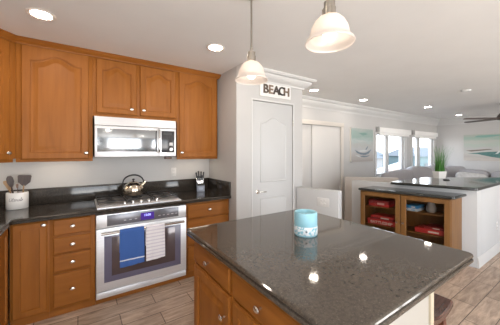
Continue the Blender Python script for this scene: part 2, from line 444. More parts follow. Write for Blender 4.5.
# angled half walls.  K maps (along, toward +X, up) with the wall line turned 13 degrees
A13 = math.radians(13)
def shear(px, py):
    return Matrix(((-math.sin(A13), 1, 0, px), (math.cos(A13), 0, 0, py), (0, 0, 1, 0), (0, 0, 0, 1)))
KB = shear(4.112, 1.012)
LEN = 1.56
mb = MB(KB); mb.box(0, LEN, 0, .13, 0, .975, .004); mb.box(.0005, .13, .13, 2.6, 0, .975, .004)
struct('wall_bar', mb, M_white)
bb = MB(); p0 = KB @ Vector((LEN, 0, 0)); p1 = KB @ Vector((0, 0, 0)); p2 = KB @ Vector((0, 2.6, 0))
BB2 = [(0, 0), (.016, 0), (.016, .085), (.011, .10), (.011, .115), (.004, .13), (0, .13)]
struct('baseboard_bar', bb.sweep([(p1.x - .001 , p1.y), (p2.x, p2.y)], BB2), M_trim)
A17 = math.radians(16.5)
KS = Matrix(((math.sin(A17), math.cos(A17), 0, 2.535), (-math.cos(A17), math.sin(A17), 0, 2.585), (0, 0, 1, 0), (0, 0, 0, 1)))
mb = MB(KS); mb.box(0, .60, 0, .125, 0, .952, .004); struct('wall_stair', mb, M_white)
mb = MB(); q0, q1 = Vector((4.40, 3.10)), Vector((5.10, 2.42)); dq = (q1 - q0).normalized(); nq = Vector((-dq.y, dq.x)) * .11
mb.prism([q0, q1, q1 + nq, q0 + nq], 0, .945); struct('wall_stairwell', mb, mat('beige_half_wall_paint', (.62, .56, .51), .65))

# outside the windows
M_plaster = mat('grey_plaster', (.20, .205, .21), .8); M_roof = mat('slate_roof', (.115, .125, .135), .8)
M_teal = mat('teal_siding', (.105, .155, .165), .8); M_tan = mat('tan_deck_wall', (.150, .125, .110), .8); M_cap = mat('white_cap', (.55, .55, .55), .7)
mb = MB(); e0 = Vector((6.2, 3.72)); de = Vector((.94, .34)); ne = Vector((-.34, .94)) * .15
mb.prism([e0, e0 + de * 11, e0 + de * 11 + ne, e0 + ne], -.4, .80)
dk = tag(mb.build('deck_wall', M_tan, smooth=20), 'tan deck parapet with a white cap outside the living room windows', 'parapet')
mb = MB(); mb.prism([e0 - ne * .2, e0 + de * 11 - ne * .2, e0 + de * 11 + ne * 1.2, e0 + ne * 1.2], .801, .86); mb.build('cap', M_cap, dk, smooth=20)
def house(x, y, wx, wy, z0, zt, mw, label, rz=.2):
    t = thing('house', label, 'house', (x, y, z0), rz, 'houses outside the windows')
    hh = zt - z0
    MB().box(-wx / 2, wx / 2, -wy / 2, wy / 2, 0, hh).build('wall', mw, t)
    MB().rings([[(-wx / 2 - .3, -wy / 2 - .3, hh + .001), (wx / 2 + .3, -wy / 2 - .3, hh + .001), (wx / 2 + .3, wy / 2 + .3, hh + .001), (-wx / 2 - .3, wy / 2 + .3, hh + .001)],
                [(-wx / 2 + .5, -.1, hh + 1.0), (wx / 2 - .5, -.1, hh + 1.0), (wx / 2 - .5, .1, hh + 1.0), (-wx / 2 + .5, .1, hh + 1.0)]]).build('roof', M_roof, t)
    for k in range(3):
        xx = -wx / 2 + wx * (k + .5) / 3
        MB().box(xx - .5, xx + .5, -wy / 2 - .05, -wy / 2 + .02, hh - 2.0, hh - .7).build('window', M_roof, t)
struct('ground', MB().box(-20, 80, 3.6, 70, -3.3, -3.2), mat('pale_ground', (.15, .145, .135), .9))
house(24, 18.5, 8, 6, -3.2, .75, M_plaster, 'grey house below the wider living room window', -.5)
house(32.5, 12.6, 6, 6, -3.2, .95, M_teal, 'teal house seen through the middle of the windows', -.5)
house(42, 10.2, 6, 7, -3.2, .6, M_plaster, 'low grey house seen through the window nearest the corner', -.5)
house(37, 25.5, 9, 6, -3.2, .9, M_teal, 'wide teal house seen at the left of the windows', -.5)

# ------------------------------------------------------------ kitchen cabinets
FY = 2.76
def drawer(t, x0, x1, z0, z1, kx=None, y=0.0):
    d = MB(); d.rings([R(rect_ring(x0, x1, z0, z1, 3), y + .02), R(rect_ring(x0, x1, z0, z1, 3), y + .007), R(rect_ring(x0, x1, z0, z1, 3, ins=.009), y)])
    o = d.build('drawer', M_woodh, t)
    knob(MB(), (x0 + x1) / 2 if kx is None else kx, (z0 + z1) / 2 + .004, y).build('knob', M_nickel, o)
    return o
def cab_door(t, x0, x1, z0, z1, kx, kz, arch=0, raised=True, st=.055, top=None):
    o = add_door(MB(), x0, x1, z0, z1, .02, (x0 + st, x1 - st, z0 + st, z1 - (top or st)), arch, raised, .02).build('door', M_wood, t)
    knob(MB(), kx, kz).build('knob', M_nickel, o)
    return o
def base_cab(label, x, y, rz, x0, x1, depth, top=.872, toe=.07, group='base cabinets'):
    t = thing('base_cabinet', label, 'cabinet', (x, y, 0), rz, group)
    MB().box(x0, x1, .0205, depth, toe, top, .001).build('body', M_wood, t)
    MB().box(x0, x1, .045, depth, 0, toe - .001).build('toe_kick', M_woodh, t)
    return t
DEP = WY - FY - .002
t = base_cab('narrow maple base cabinet with one flat-panel door under the utensil crock', 0, FY, 0, -.478, -.226, DEP)
cab_door(t, -.466, -.236, .082, .862, -.262, .835, raised=False, st=.052)
t = base_cab('maple base cabinet with four stacked drawers left of the oven', 0, FY, 0, -.2255, .1145, DEP)
for z0, z1 in ((.722, .862), (.560, .702), (.402, .545), (.090, .382)): drawer(t, -.199, .078, z0, z1)
t = base_cab('maple base cabinet with wide drawers right of the oven', 0, FY, 0, .990, 1.553, DEP)
for z0, z1 in ((.690, .850), (.385, .675), (.085, .370)): drawer(t, 1.011, 1.530, z0, z1)
t = base_cab('maple base cabinet in the left corner below the dark countertop', -.478, FY, -PI / 2 + PI, 0, .9, .638)
t.location = (-.478, FY - 1.0, 0); 
cab_door(t, .52, .975, .082, .862, .56, .82, raised=False)
for ch in [o for o in bpy.data.objects if o.parent == t and o.name.startswith(('body', 'toe'))]:
    ch.location.x = .10
t = thing('oven_surround', 'maple rails framing the wall oven under the countertop', 'cabinet', (.552, FY, 0))
MB().box(-.4355, .4355, .0205, .10, .864, .872, .001).build('top_rail', M_woodh, t)
MB().box(-.4355, .4355, .045, .12, 0, .062).build('toe_kick', M_woodh, t)

def upper_cab(label, x0, x1, z0, y=3.05, top=2.484):
    t = thing('upper_cabinet', label, 'cabinet', ((x0 + x1) / 2, y, z0), 0, 'wall cabinets')
    hw = (x1 - x0) / 2
    MB().box(-hw, hw, .0205, WY - y - .001, .032, top - z0, .001).build('body', M_wood, t)
    MB().box(-hw, hw, .0205, .045, 0, .0315, .001).build('light_rail', M_woodh, t)
    return t, hw
cx = lambda a, x0, x1: a - (x0 + x1) / 2
t, hw = upper_cab('tall maple wall cabinet with arched door above the utensil crock', -.488, .104, 1.362)
cab_door(t, -.453 + .192, .072 + .192, .022, 1.082, .045 + .192, .085, .066, True, .062, .135)
t, hw = upper_cab('short maple double-door wall cabinet above the microwave', .105, .985, 1.826)
cab_door(t, .130 - .545, .526 - .545, .036, .612, .470 - .545, .10, .055, True, .055, .115)
cab_door(t, .556 - .545, .966 - .545, .036, .612, .595 - .545, .10, .055, True, .055, .115)
t, hw = upper_cab('maple wall cabinet with arched door at the right end of the row', .986, 1.536, 1.362)
cab_door(t, 1.005 - 1.261, 1.515 - 1.261, .022, 1.082, 1.035 - 1.261, .085, .066, True, .062, .135)
# diagonal corner cabinet
S2 = math.sqrt(.5)
t = thing('upper_cabinet', 'diagonal maple wall cabinet in the left corner', 'cabinet', (-.489, 3.05, 1.362), PI / 4, 'wall cabinets')
inv = Matrix.Rotation(-PI / 4, 4, 'Z') @ Matrix.Translation((.489, -3.05, -1.362))
b = MB(inv); o_ = .0145
b.prism([(-.4895, 3.072), (-.4895, WY - .001), (LX + .001, WY - .001), (LX + .001, 2.73), (-.80, 2.73), (-.80, 2.765 )], 1.394, 2.484)
b.build('body', M_wood, t)
MB().box(-.435, -.002, .0205, .045, 0, .0315, .001).build('light_rail', M_woodh, t)
cab_door(t, -.40, -.035, .022, 1.082, -.062, .085, .05, True, .055, .12)
CC = [(0, 2.436), (.006, 2.436), (.008, 2.446), (.022, 2.455), (.036, 2.468), (.040, 2.476), (.05, 2.480), (.05, 2.4895), (0, 2.4895)]
cr = MB(); o1 = .002
cr.sweep([(-.80, 2.3), (-.80, 2.738), (-.489 + .0, 3.0495), (1.5375, 3.0495), (1.5375, WY)], [(o + o1, z) for o, z in CC])
tag(cr.build('crown_molding', M_woodh), 'maple crown moulding running along the tops of the wall cabinets', 'moulding')

# countertop
t = thing('kitchen_countertop', 'dark granite corner countertop with low backsplash along the cabinets', 'countertop', (0, 0, .874))
EDGE = [(.012, 0), (.003, .002), (0, .008), (.0, .014), (.006, .018), (.004, .021), (.001, .026), (0, .032), (.003, .0375), (.009, .040)]
b = MB(); b.slab(roundpoly([(LX + .002, .9), (-.455, .9), (-.455, 2.72), (1.5555, 2.72), (1.5555, WY - .001), (LX + .002, WY - .001)], [0, 0, .03, 0, 0, 0]), [(i if True else 0, z) for i, z in EDGE])
b.build('slab', M_granK, t)
MB().box(LX + .01, 1.535, WY - .022, WY - .0012, .0405, .205, .003).build('backsplash', M_granK, t)
MB().box(1.5352, 1.5553, 2.735, WY - .0012, .0405, .205, .003).build('side_splash', M_granK, t)

# under-cabinet lights
t = thing('under_cabinet_light', 'slim glowing light under the wall cabinet by the knife block', 'light', (1.26, 3.20, 1.394), group='under-cabinet lights')
MB().box(-.2, .2, -.03, .03, -.018, -.0005, .003).build('housing', M_trim, t); MB().box(-.19, .19, -.024, .024, -.021, -.0181).build('lens', M_under, t)
t = thing('under_cabinet_light', 'slim glowing light under the tall wall cabinet above the crock', 'light', (-.19, 3.20, 1.394), group='under-cabinet lights')
MB().box(-.2, .2, -.03, .03, -.018, -.0005, .003).build('housing', M_trim, t); MB().box(-.19, .19, -.024, .024, -.021, -.0181).build('lens', M_under, t)
t = thing('under_cabinet_light', 'slim glowing light under the diagonal corner cabinet', 'light', (-.80, 3.10, 1.394), PI / 4, group='under-cabinet lights')
MB().box(-.2, .2, -.03, .03, -.018, -.0005, .003).build('housing', M_trim, t); MB().box(-.19, .19, -.024, .024, -.021, -.0181).build('lens', M_under, t)

# microwave
t = thing('microwave', 'stainless over-the-range microwave with mirrored door', 'microwave', (.532, 2.99, 1.40))
hw = .4155
MB().box(-hw, hw, .03, WY - 2.99 - .001, 0, .424, .004).build('body', M_blk, t)
v = MB(); v.rings([[(-hw, .03, .333), (hw, .03, .333), (hw, .03, .4245), (-hw, .03, .4245)], [(-hw, .0, .335), (hw, .0, .335), (hw, .018, .4235), (-hw, .018, .4235)]]); v.build('vent_panel', M_steelh, t)
MB().box(-hw, hw, .018, .03, .328, .3335).build('vent_slot', M_blk, t)
MB().box(-hw, .218, .0, .0295, .003, .327, .005).build('door', M_steelh, t)
dr = [o for o in bpy.data.objects if o.parent == t and o.name.startswith('door')][0]
MB().box(-hw + .022, .198, -.003, .0005, .058, .300, .001).build('door_window', M_mwglass, dr)
hd = MB(); hd.tube([(.213, -.001, .05), (.213, -.035, .06), (.213, -.042, .10), (.213, -.042, .26), (.213, -.035, .30), (.213, -.001, .31)], .012, 10); hd.build('handle', M_chrome, dr)
MB().box(.220, hw, .0, .0295, .003, .327, .005).build('control_panel', M_steelh, t)
cp = [o for o in bpy.data.objects if o.parent == t and o.name.startswith('control_panel')][0]
MB().box(.245, hw - .02, -.002, .0005, .05, .30, .001).build('keypad', M_mwblk, cp)
MB().box(.27, hw - .05, -.003, -.0019, .255, .285).build('display', M_blk, cp)
MB().lathe([(.024, 0), (.022, -.010), (.019, -.012)], (.355, -.0015, .085), 20, 'Y').build('dial', M_chrome, cp)
MB().box(.335, .375, -.004, -.0019, .13, .165, .001).build('button', mat('grey_keys', (.55, .55, .56), .4), cp)
MB().box(.30, .375, .04, .10, -.03, -.0005, .004).build('lamp_cover', mat('brown_lamp_cover', (.10, .05, .03), .4), t)

# wall oven
t = thing('wall_oven', 'stainless built-in oven with dark window under the cooktop', 'oven', (.552, FY, .064))
hw = .4325
MB().box(-hw, hw, .012, .55, 0, .795, .003).build('body', M_steel, t)
cpn = MB().box(-hw, hw, -.012, .0115, .668, .795, .004).build('control_panel', M_steelh, t)
MB().box(-.345, .345, -.016, -.0118, .682, .785, .002).build('fascia', M_panelgrey, cpn)
dsp = MB().box(-.045, .085, -.018, -.0162, .695, .768).build('display', M_display, cpn)
M_keys = mat('pale_key_print', (.45, .45, .48), .5)
for k in range(8):
    xx = -.20 + .05 * (k % 3) if k < 3 else .13 + .045 * (k - 3)
    MB().box(xx, xx + .022, -.0175, -.0161, .715, .722).build('key_mark', M_keys, cpn)
text_part('clock_digits', '12:00', .030, .0004, M_glow, cpn, Matrix.Translation((.02, -.0186, .742)) @ UP)
dr = MB(); dr.box(-hw, hw, -.02, .0115, .068, .662, .005)
dro = dr.build('door', M_steelh, t)
gl = MB(); gl.box(-.368, .368, -.0235, -.0198, .150, .590, .002); glo = gl.build('glass_border', M_slate, dro)
MB().box(-.305, .305, -.0255, -.0236, .205, .575, .001).build('window', M_darkglass, dro)
hd = MB(); hd.tube([(-.395, -.058, .625), (.395, -.058, .625)], .0125, 12)
for s in (-1, 1): hd.tube([(s * .36, -.058, .625), (s * .36, -.0195, .625)], .009, 8)
hd.build('handle', M_chrome, dro)
MB().box(-hw, hw, -.008, .0115, .001, .060, .003).build('bottom_trim', M_steelh, t)

# towels over the oven handle
def towel(name, label, x0, x1, zb, material, zback, stripes=0):
    yb, zc = FY - .058, .064 + .625
    t = thing(name, label, 'towel', ((x0 + x1) / 2, yb, zc))
    hw = (x1 - x0) / 2
    path = []
    n = 26
    for i in range(n + 1): path.append((-.0165, zb - zc + (0 - (zb - zc)) * i / n))
    for i in range(1, 8):
        a = PI - PI * i / 8; path.append((.0165 * math.cos(a), .0165 * math.sin(a)))
    for i in range(0, 12): path.append((.0165, (zback - zc) * i / 11))
    m = 22; rs_f = []; th = .005
    def P(x, k, off):
        y, z = path[k]; k0 = max(k - 1, 0); k1 = min(k + 1, len(path) - 1)
        ty, tz = path[k1][0] - path[k0][0], path[k1][1] - path[k0][1]; l = math.hypot(ty, tz) or 1
        ny, nz = -tz / l, ty / l
        down = max(0, -z) / .35
        wave = .006 * down * math.sin(x * 38 + 1.3) * (1 if y < 0 else -.0)
        sag = -.004 * math.sin((x + hw) / (2 * hw) * PI) * down + .006 * math.sin(x * 9) * down
        return (x * (1 - .03 * down * math.sin(z * 8)), y + ny * off + (-abs(wave) if y < 0 else 0), z + nz * off + (sag if k < 8 else 0))
    b = MB(); rs = []
    for k in range(len(path)):
        rs.append([P(-hw + 2 * hw * i / m, k, -th / 2) for i in range(m + 1)] + [P(hw - 2 * hw * i / m, k, th / 2) for i in range(m + 1)])
    b.rings(rs); b.build('cloth', material, t, 60)
    return t
def striped(name, ca, cb, period, duty, z0=0.0):
    m = mat(name, ca, .95, 0, .1); nt = m.node_tree; b = nt.nodes['Principled BSDF']
    tc = nt.nodes.new('ShaderNodeTexCoord'); s = nt.nodes.new('ShaderNodeSeparateXYZ'); a = nt.nodes.new('ShaderNodeMath'); a.operation = 'ADD'; a.inputs[1].default_value = 10 + z0
    d = nt.nodes.new('ShaderNodeMath'); d.operation = 'DIVIDE'; d.inputs[1].default_value = period
    f = nt.nodes.new('ShaderNodeMath'); f.operation = 'FRACT'; g = nt.nodes.new('ShaderNodeMath'); g.operation = 'LESS_THAN'; g.inputs[1].default_value = duty
    mx = nt.nodes.new('ShaderNodeMix'); mx.data_type = 'RGBA'; mx.inputs['A'].default_value = (*lin(ca), 1); mx.inputs['B'].default_value = (*lin(cb), 1)
    nt.links.new(tc.outputs['Object'], s.inputs[0]); nt.links.new(s.outputs['Z'], a.inputs[0]); nt.links.new(a.outputs[0], d.inputs[0]); nt.links.new(d.outputs[0], f.inputs[0]); nt.links.new(f.outputs[0], g.inputs[0])
    nt.links.new(g.outputs[0], mx.inputs['Factor']); nt.links.new(mx.outputs['Result'], b.inputs['Base Color'])
    return m
towel('hand_towel', 'plain blue hand towel with white end stripe hanging on the oven handle', .312, .528, .352, striped('blue_terry', (.06, .135, .40), (.66, .70, .78), 1.0, .012, z0=.285), .48)
towel('hand_towel', 'white hand towel with grey lilac stripes hanging on the oven handle', .548, .732, .360, striped('white_striped_terry', (.82, .80, .83), (.66, .63, .71), .034, .36), .50)

# cooktop
t = thing('cooktop', 'stainless edged five-knob gas cooktop set into the dark countertop', 'cooktop', (.532, 3.04, .9142))
hw = .405; yf = -.275; yb = .265
b = MB(); b.rings([[(-hw, yf, 0), (hw, yf, 0), (hw, yb, 0), (-hw, yb, 0)], [(-hw, yf, .006), (hw, yf, .006), (hw, yb, .012), (-hw, yb, .012)], [(-hw + .008, yf + .01, .012), (hw - .008, yf + .01, .012), (hw - .008, yb - .008, .018), (-hw + .008, yb - .008, .018)]])
b.build('body', M_steelh, t)
M_cook = noisy('dark_cooktop_enamel', [(.15, .135, .13), (.20, .185, .18)], nscale=12, rough=.3)
b = MB(); b.rings([[(-hw + .02, yf + .075, .0145), (hw - .02, yf + .075, .0145), (hw - .02, yb - .02, .0175), (-hw + .02, yb - .02, .0175)], [(-hw + .022, yf + .077, .021), (hw - .022, yf + .077, .021), (hw - .022, yb - .022, .023), (-hw + .022, yb - .022, .023)]])
b.build('surface', M_cook, t)
for bx_, by_, br_ in ((-.27, -.06, .05), (-.27, .14, .04), (0.0, .07, .055), (.27, -.06, .045), (.27, .14, .05)):
    MB().lathe([(br_, .0235), (br_, .032), (br_ * .7, .034), (br_ * .68, .040), (br_ * .2, .042)], (bx_, by_, 0), 24).build('burner', M_iron, t)
for gx in (-.27, 0.0, .27):
    g = MB(); gw = .122
    for s in (-1, 1): g.box(gx + s * gw - .005, gx + s * gw + .005, -.17, .235, .038, .049, .002)
    for yy in (-.17, .03, .225): g.box(gx - gw, gx + gw, yy, yy + .009, .038, .049, .002)
    g.box(gx - .004, gx + .004, -.165, .23, .040, .050, .002)
    for s in (-1, 1):
        for yy in (-.165, .225): g.box(gx + s * gw - .006, gx + s * gw + .006, yy, yy + .008, .021, .04)
    g.build('grate', M_iron, t)
for k in range(5):
    kb = MB(); kx = -.163 + k * .0775
    kb.lathe([(.021, .0122), (.021, .017), (.016, .02), (.0145, .036), (.012, .040), (.003, .0405)], (kx, yf + .045, 0), 18)
    kb.box(kx - .003, kx + .003, yf + .030, yf + .06, .039, .0435, .001)
    kb.build('burner_knob', M_chrome, t)

# kettle
t = thing('tea_kettle', 'ribbed stainless tea kettle with black arched handle on the cooktop', 'kettle', (.500, 3.13, .9645)); t.scale = (1.06, 1.06, 1.06)
flute = lambda a, h: .028 * abs(math.cos(a * 7)) * min(1, max(0, (.135 - h) / .05)) * min(1, h / .02 + .2)
b = MB(); b.lathe([(.080, 0), (.088, .004), (.098, .030), (.101, .055), (.097, .080), (.084, .105), (.066, .122), (.052, .130), (.050, .132)], n=112, flute=flute)
M_kettle = mat('kettle_steel', (.72, .64, .53), .17, 1)
b.build('body', M_kettle, t, 80)
lid = MB().lathe([(.049, .1325), (.047, .138), (.030, .146), (.008, .149)], n=28).build('lid', M_kettle, t)
MB().lathe([(.006, .1495), (.007, .158), (.014, .163), (.014, .170), (.006, .174)], n=16).build('lid_knob', M_blk, lid)
s = MB(); s.tube([(.070, 0, .085), (.095, 0, .105), (.116, 0, .128), (.128, 0, .145)], [.024, .020, .015, .013], 14); s.build('spout', M_kettle, t)
hp = [(-.098, 0, .085), (-.102, 0, .11)] + [(.102 * math.cos(a), 0, .136 + .078 * math.sin(a)) for a in [PI - PI * i / 14 for i in range(0, 15)]] + [(.096, 0, .122), (.085, 0, .106)]
MB().tube(hp, [.004, .005] + [.006 + .003 * math.sin(PI * i / 14) for i in range(15)] + [.005, .004], 10).build('handle', M_blk, t)

# knife block and knives
t = thing('knife_block', 'small blue-grey knife block standing by the side splash', 'knife block', (1.375, 3.265, .9145), -.25)
M_block = noisy('blue_grey_block', [(.24, .27, .34), (.30, .33, .40)], (4, 4, 30), 4, rough=.35)
MB().rings([[(-.05, -.04, 0), (.05, -.04, 0), (.05, .05, 0), (-.05, .05, 0)], [(-.05, -.04, .075), (.05, -.04, .075), (.05, .05, .115), (-.05, .05, .115)]]).build('block', M_block, t)
MB().rings([[(-.046, -.036, .0765), (.046, -.036, .0765), (.046, .046, .1135), (-.046, .046, .1135)], [(-.046, -.030, .092), (.046, -.030, .092), (.046, .052, .128), (-.046, .052, .128)]]).build('slot_cap', M_blk, t)
MB().box(-.028, .028, -.0425, -.0401, .02, .055, .001).build('label_plate', mat('pale_block_label', (.42, .47, .56), .4), t)
spots = [(-.038, .034, .11, 'leftmost at the back of'), (-.014, .038, .125, 'tallest, near the middle of'), (.012, .036, .12, 'second from the right at the back of'), (.037, .034, .115, 'rightmost at the back of'),
         (-.030, -.006, .085, 'leftmost at the front of'), (-.005, -.008, .08, 'at the front centre of'), (.022, -.006, .09, 'rightmost at the front of')]
kn0 = None
Rk = Matrix.Rotation(-.25, 4, 'Z')
for i, (kx, ky, L, wh) in enumerate(spots):
    if kn0 is None:
        kn = kn0 = thing('knife', '', 'knife', group='kitchen knives in the block')
        MB().box(-.009, .009, -.0012, .0012, -.02, .022, .0005).build('blade', M_chrome, kn)
        MB().box(-.0095, .0095, -.006, .006, .0225, .034, .002).build('bolster', M_chrome, kn)
        hb = MB(); hb.rings([[(x * wd, y * wd, z) for x, y in [(-.009, -.006), (0, -.008), (.009, -.006), (.009, .006), (0, .008), (-.009, .006)]] for z, wd in ((.0342, .9), (.06, 1.1), (.09, .95), (.115, 1.15), (.122, .8))]); hb.build('handle', M_blk, kn)
    else:
        kn = copy_tree(kn0)
    p = Rk @ Vector((kx, ky, 0)); zc = .100 + (ky + .036) / .088 * .036
    kn.location = (1.375 + p.x, 3.265 + p.y, .9145 + zc + .004); kn.rotation_euler = (-.12 - .05 * random.random(), (kx) * 3.2, -.25); kn.scale = (1, 1, L / .11)
    kn['label'] = 'black-handled knife ' + wh + ' the blue-grey block'

# utensil crock
CX_, CY_ = -.505, 3.255
t = thing('utensil_crock', 'white ceramic crock with grey script lettering holding wooden utensils', 'crock', (CX_, CY_, .9145))
cr_ = .082
MB().lathe([(cr_ - .004, 0), (cr_, .004), (cr_, .150), (cr_ - .002, .155), (cr_ - .008, .155), (cr_ - .009, .15), (cr_ - .010, .012), (.001, .010)], n=48, cap1=True).build('pot', mat('white_glazed_ceramic', (.80, .78, .76), .3), t, 50)
# handwriting drawn as strokes and wrapped round the pot
import cmath
strokes = [
    [(0, 1.5), (-.1, .4), (.1, 0), (.45, 0), (.75, .4), (.8, 1.5), (.75, .3), (1.0, 0)],             # u tall
    [(1.2, 1.6), (1.15, .4), (1.3, 0), (1.55, .1)], [(.95, 1.05), (1.5, 1.1)],                          # t
    [(1.6, .5), (1.95, .65), (1.9, .95), (1.7, .9), (1.62, .4), (1.8, 0), (2.2, .2)],                   # e
    [(2.25, .9), (2.3, 0), (2.4, .75), (2.65, .85), (2.75, .1), (2.95, .05)],                            # n
    [(2.95, .05), (3.2, .9), (3.35, .3), (3.15, 0), (3.0, .1)],                                        # s
    [(3.5, .8), (3.5, .1), (3.7, 0)], [(3.5, 1.12), (3.52, 1.17)],                                     # i
    [(3.7, .1), (4.0, 1.4), (3.95, 1.65), (3.85, 1.3), (3.9, .1), (4.1, 0)],                           # l
    [(4.1, .05), (4.4, .9), (4.5, .3), (4.3, 0), (4.15, .1)]]
lt = MB(); face = math.atan2(0 - CY_, 0 - CX_) - .12
for st in strokes:
    pts = []
    for i in range(len(st) - 1):
        for k in range(5):
            u = k / 5; pts.append((st[i][0] * (1 - u) + st[i + 1][0] * u, st[i][1] * (1 - u) + st[i + 1][1] * u))
    pts.append(st[-1])
    W = []
    for x, z in pts:
        xx = (x + .22 * z - 2.4) * .0215; a = face + xx / cr_
        W.append(((cr_ + .0004) * math.cos(a), (cr_ + .0004) * math.sin(a), .078 + z * .021))
    lt.tube(W, .0013, 5)
lt.build('script_lettering', mat('grey_script_paint', (.10, .09, .09), .5), t)
M_dkwood = noisy('dark_walnut', [(.028, .014, .010), (.06, .030, .02)], (20, 20, 2), 3, rough=.4)
M_ltwood = noisy('beech_wood', [(.38, .22, .10), (.50, .31, .15)], (20, 20, 2), 3, rough=.5)
def utensil(name, label, cat, base, tip, hr, head, hm, pm, rz):
    """handle from base to tip, then a flat head; head list of (along, half width)"""
    b, e = Vector(base), Vector(tip); L = (e - b).length
    t = thing(name, label, cat, b)
    zx = (e - b).normalized(); xx_ = Vector((1, .15, 0)); xx_ = (xx_ - zx * xx_.dot(zx)).normalized(); yy_ = zx.cross(xx_)
    t.rotation_euler = (Matrix((xx_, yy_, zx)).transposed() @ Matrix.Rotation(rz, 3, 'Z')).to_euler()
    MB().tube([(0, 0, 0), (0, 0, L * .5), (0, 0, L)], [hr, hr * .9, hr * .85], 10).build('handle', pm, t)
    th = .005
    rs = [[(-w_, -th, L + a), (w_, -th, L + a), (w_ * .97, th, L + a), (-w_ * .97, th, L + a)] for a, w_ in head]
    MB().rings(rs).build('head', hm, t, 50)
o3 = Vector((CX_, CY_, .93))
utensil('turner', 'black slotted turner with a square head, rightmost in the crock', 'turner', o3 + Vector((.028, .03, 0)), o3 + Vector((.044, .018, .205)), .007, [(-.01, .012), (.01, .030), (.025, .046), (.085, .052), (.095, .046)], M_dkwood, M_ltwood, .1)
utensil('cooking_spoon', 'dark wooden spoon leaning left in the white crock', 'spoon', o3 + Vector((-.005, -.03, 0)), o3 + Vector((-.038, -.040, .215)), .0085, [(-.02, .010), (.0, .018), (.03, .026), (.065, .024), (.085, .012)], M_dkwood, M_dkwood, .2)
utensil('wooden_spatula', 'light beech spatula leaning far left in the white crock', 'spatula', o3 + Vector((-.025, .022, 0)), o3 + Vector((-.066, .028, .190)), .008, [(-.03, .010), (.0, .018), (.045, .030), (.065, .026)], M_ltwood, M_ltwood, .1)
utensil('serving_fork', 'steel handled utensil in the middle of the white crock', 'utensil', o3 + Vector((.018, -.035, 0)), o3 + Vector((.006, -.046, .195)), .006, [(-.01, .007), (.01, .010), (.03, .009)], M_chrome, M_chrome, .2)

# outlets
M_plate = mat('white_outlet_plate', (.68, .665, .645), .4); M_slot = mat('outlet_slots', (.30, .28, .26), .5)
def outlet(label, loc, rz, gang=1, g='electrical outlets'):
    t = thing('wall_outlet', label, 'outlet', loc, rz, g)
    hw = .035 * gang + (.012 if gang > 1 else 0)
    MB().box(-hw, hw, -.006, -.0005, -.057, .057, .002).build('plate', M_plate, t)
    for k in range(gang):
        xx = (k - (gang - 1) / 2) * .046
        for zz in (-.022, .022): 
            so = MB().box(xx - .014, xx + .014, -.0085, -.0061, zz - .014, zz + .014, .003).build('socket', M_plate, t)
            s_ = MB(); s_.box(xx - .007, xx - .005, -.0095, -.0084, zz - .004, zz + .006); s_.box(xx + .005, xx + .007, -.0095, -.0084, zz - .004, zz + .006); s_.build('slots', M_slot, so)
outlet('white outlet on the kitchen wall above the backsplash', (1.037, WY, 1.184), 0)
rzS = math.atan2(-math.sin(A17 - PI / 2 + PI / 2), 1)
lw = KS @ Vector((.40, 0, .79))
outlet('wide white two-gang outlet on the low half wall behind the candle', (lw.x, lw.y, .79), -(PI / 2 - A17), 2)
outlet('white outlet low on the right side of the bar half wall', (4.97, 1.012, .39), 0)

# ------------------------------------------------------------ island
IX0, IX1, IY0, IY1 = .62, 1.757, .44, 1.737
t = thing('island_countertop', 'large dark granite island countertop holding the blue candle', 'countertop', (0, 0, .867))
IE = [(.014, 0), (.004, .002), (0, .008), (.0, .018), (.003, .022), (.009, .0235), (.006, .026), (.002, .030), (0, .036), (.002, .042), (.007, .046), (.014, .047)]
b = MB(); b.slab(roundpoly([(IX0, IY0), (IX1, IY0), (IX1, IY1), (IX0, IY1)], [.03, .035, .035, .02]), IE); b.build('slab', M_gran, t)
def isl_cab(label, y_hi, y_lo):
    """faces -X; local x runs toward -Y from y_hi"""
    wd = y_hi - y_lo
    t = thing('island_cabinet', label, 'cabinet', (.655, y_hi, 0), -PI / 2, 'island cabinets')
    MB().box(0, wd - .0005, .0205, .725, .09, .865, .001).build('body', M_wood, t)
    MB().box(0, wd - .0005, .08, .70, 0, .089).build('toe_kick', M_woodh, t)
    return t
t = isl_cab('maple island cabinet unit nearest the oven, knob on its door right', 1.70, 1.158)
drawer(t, .022, .527, .702, .838); cab_door(t, .022, .527, .115, .680, .478, .555, 0, True, .06)
t = isl_cab('maple island cabinet unit nearest the viewer, knob on its door left', 1.158, .530)
drawer(t, .018, .525, .702, .838); cab_door(t, .018, .525, .115, .680, .062, .555, 0, True, .06)
t = thing('island_end_panel', 'cream painted panel closing the near end of the island', 'panel', (1.02, .528, 0))
MB().box(-.345, .335, -.02, -.001, 0, .865, .001).build('panel', M_cream, t); MB().box(.3355, .37, -.03, -.001, 0, .865, .004).build('corner_post', mat('cream_post_paint', (.50, .42, .30), .5), t)
MB().box(-.345, .335, -.028, -.0205, 0, .10, .003).build('base_strip', M_cream, t)
# back panel of the island under the overhang
tag(MB().box(1.3815, 1.3995, .535, 1.70, 0, .865, .001).build('island_back_panel', M_cream), 'cream panel on the seating side of the island', 'panel')

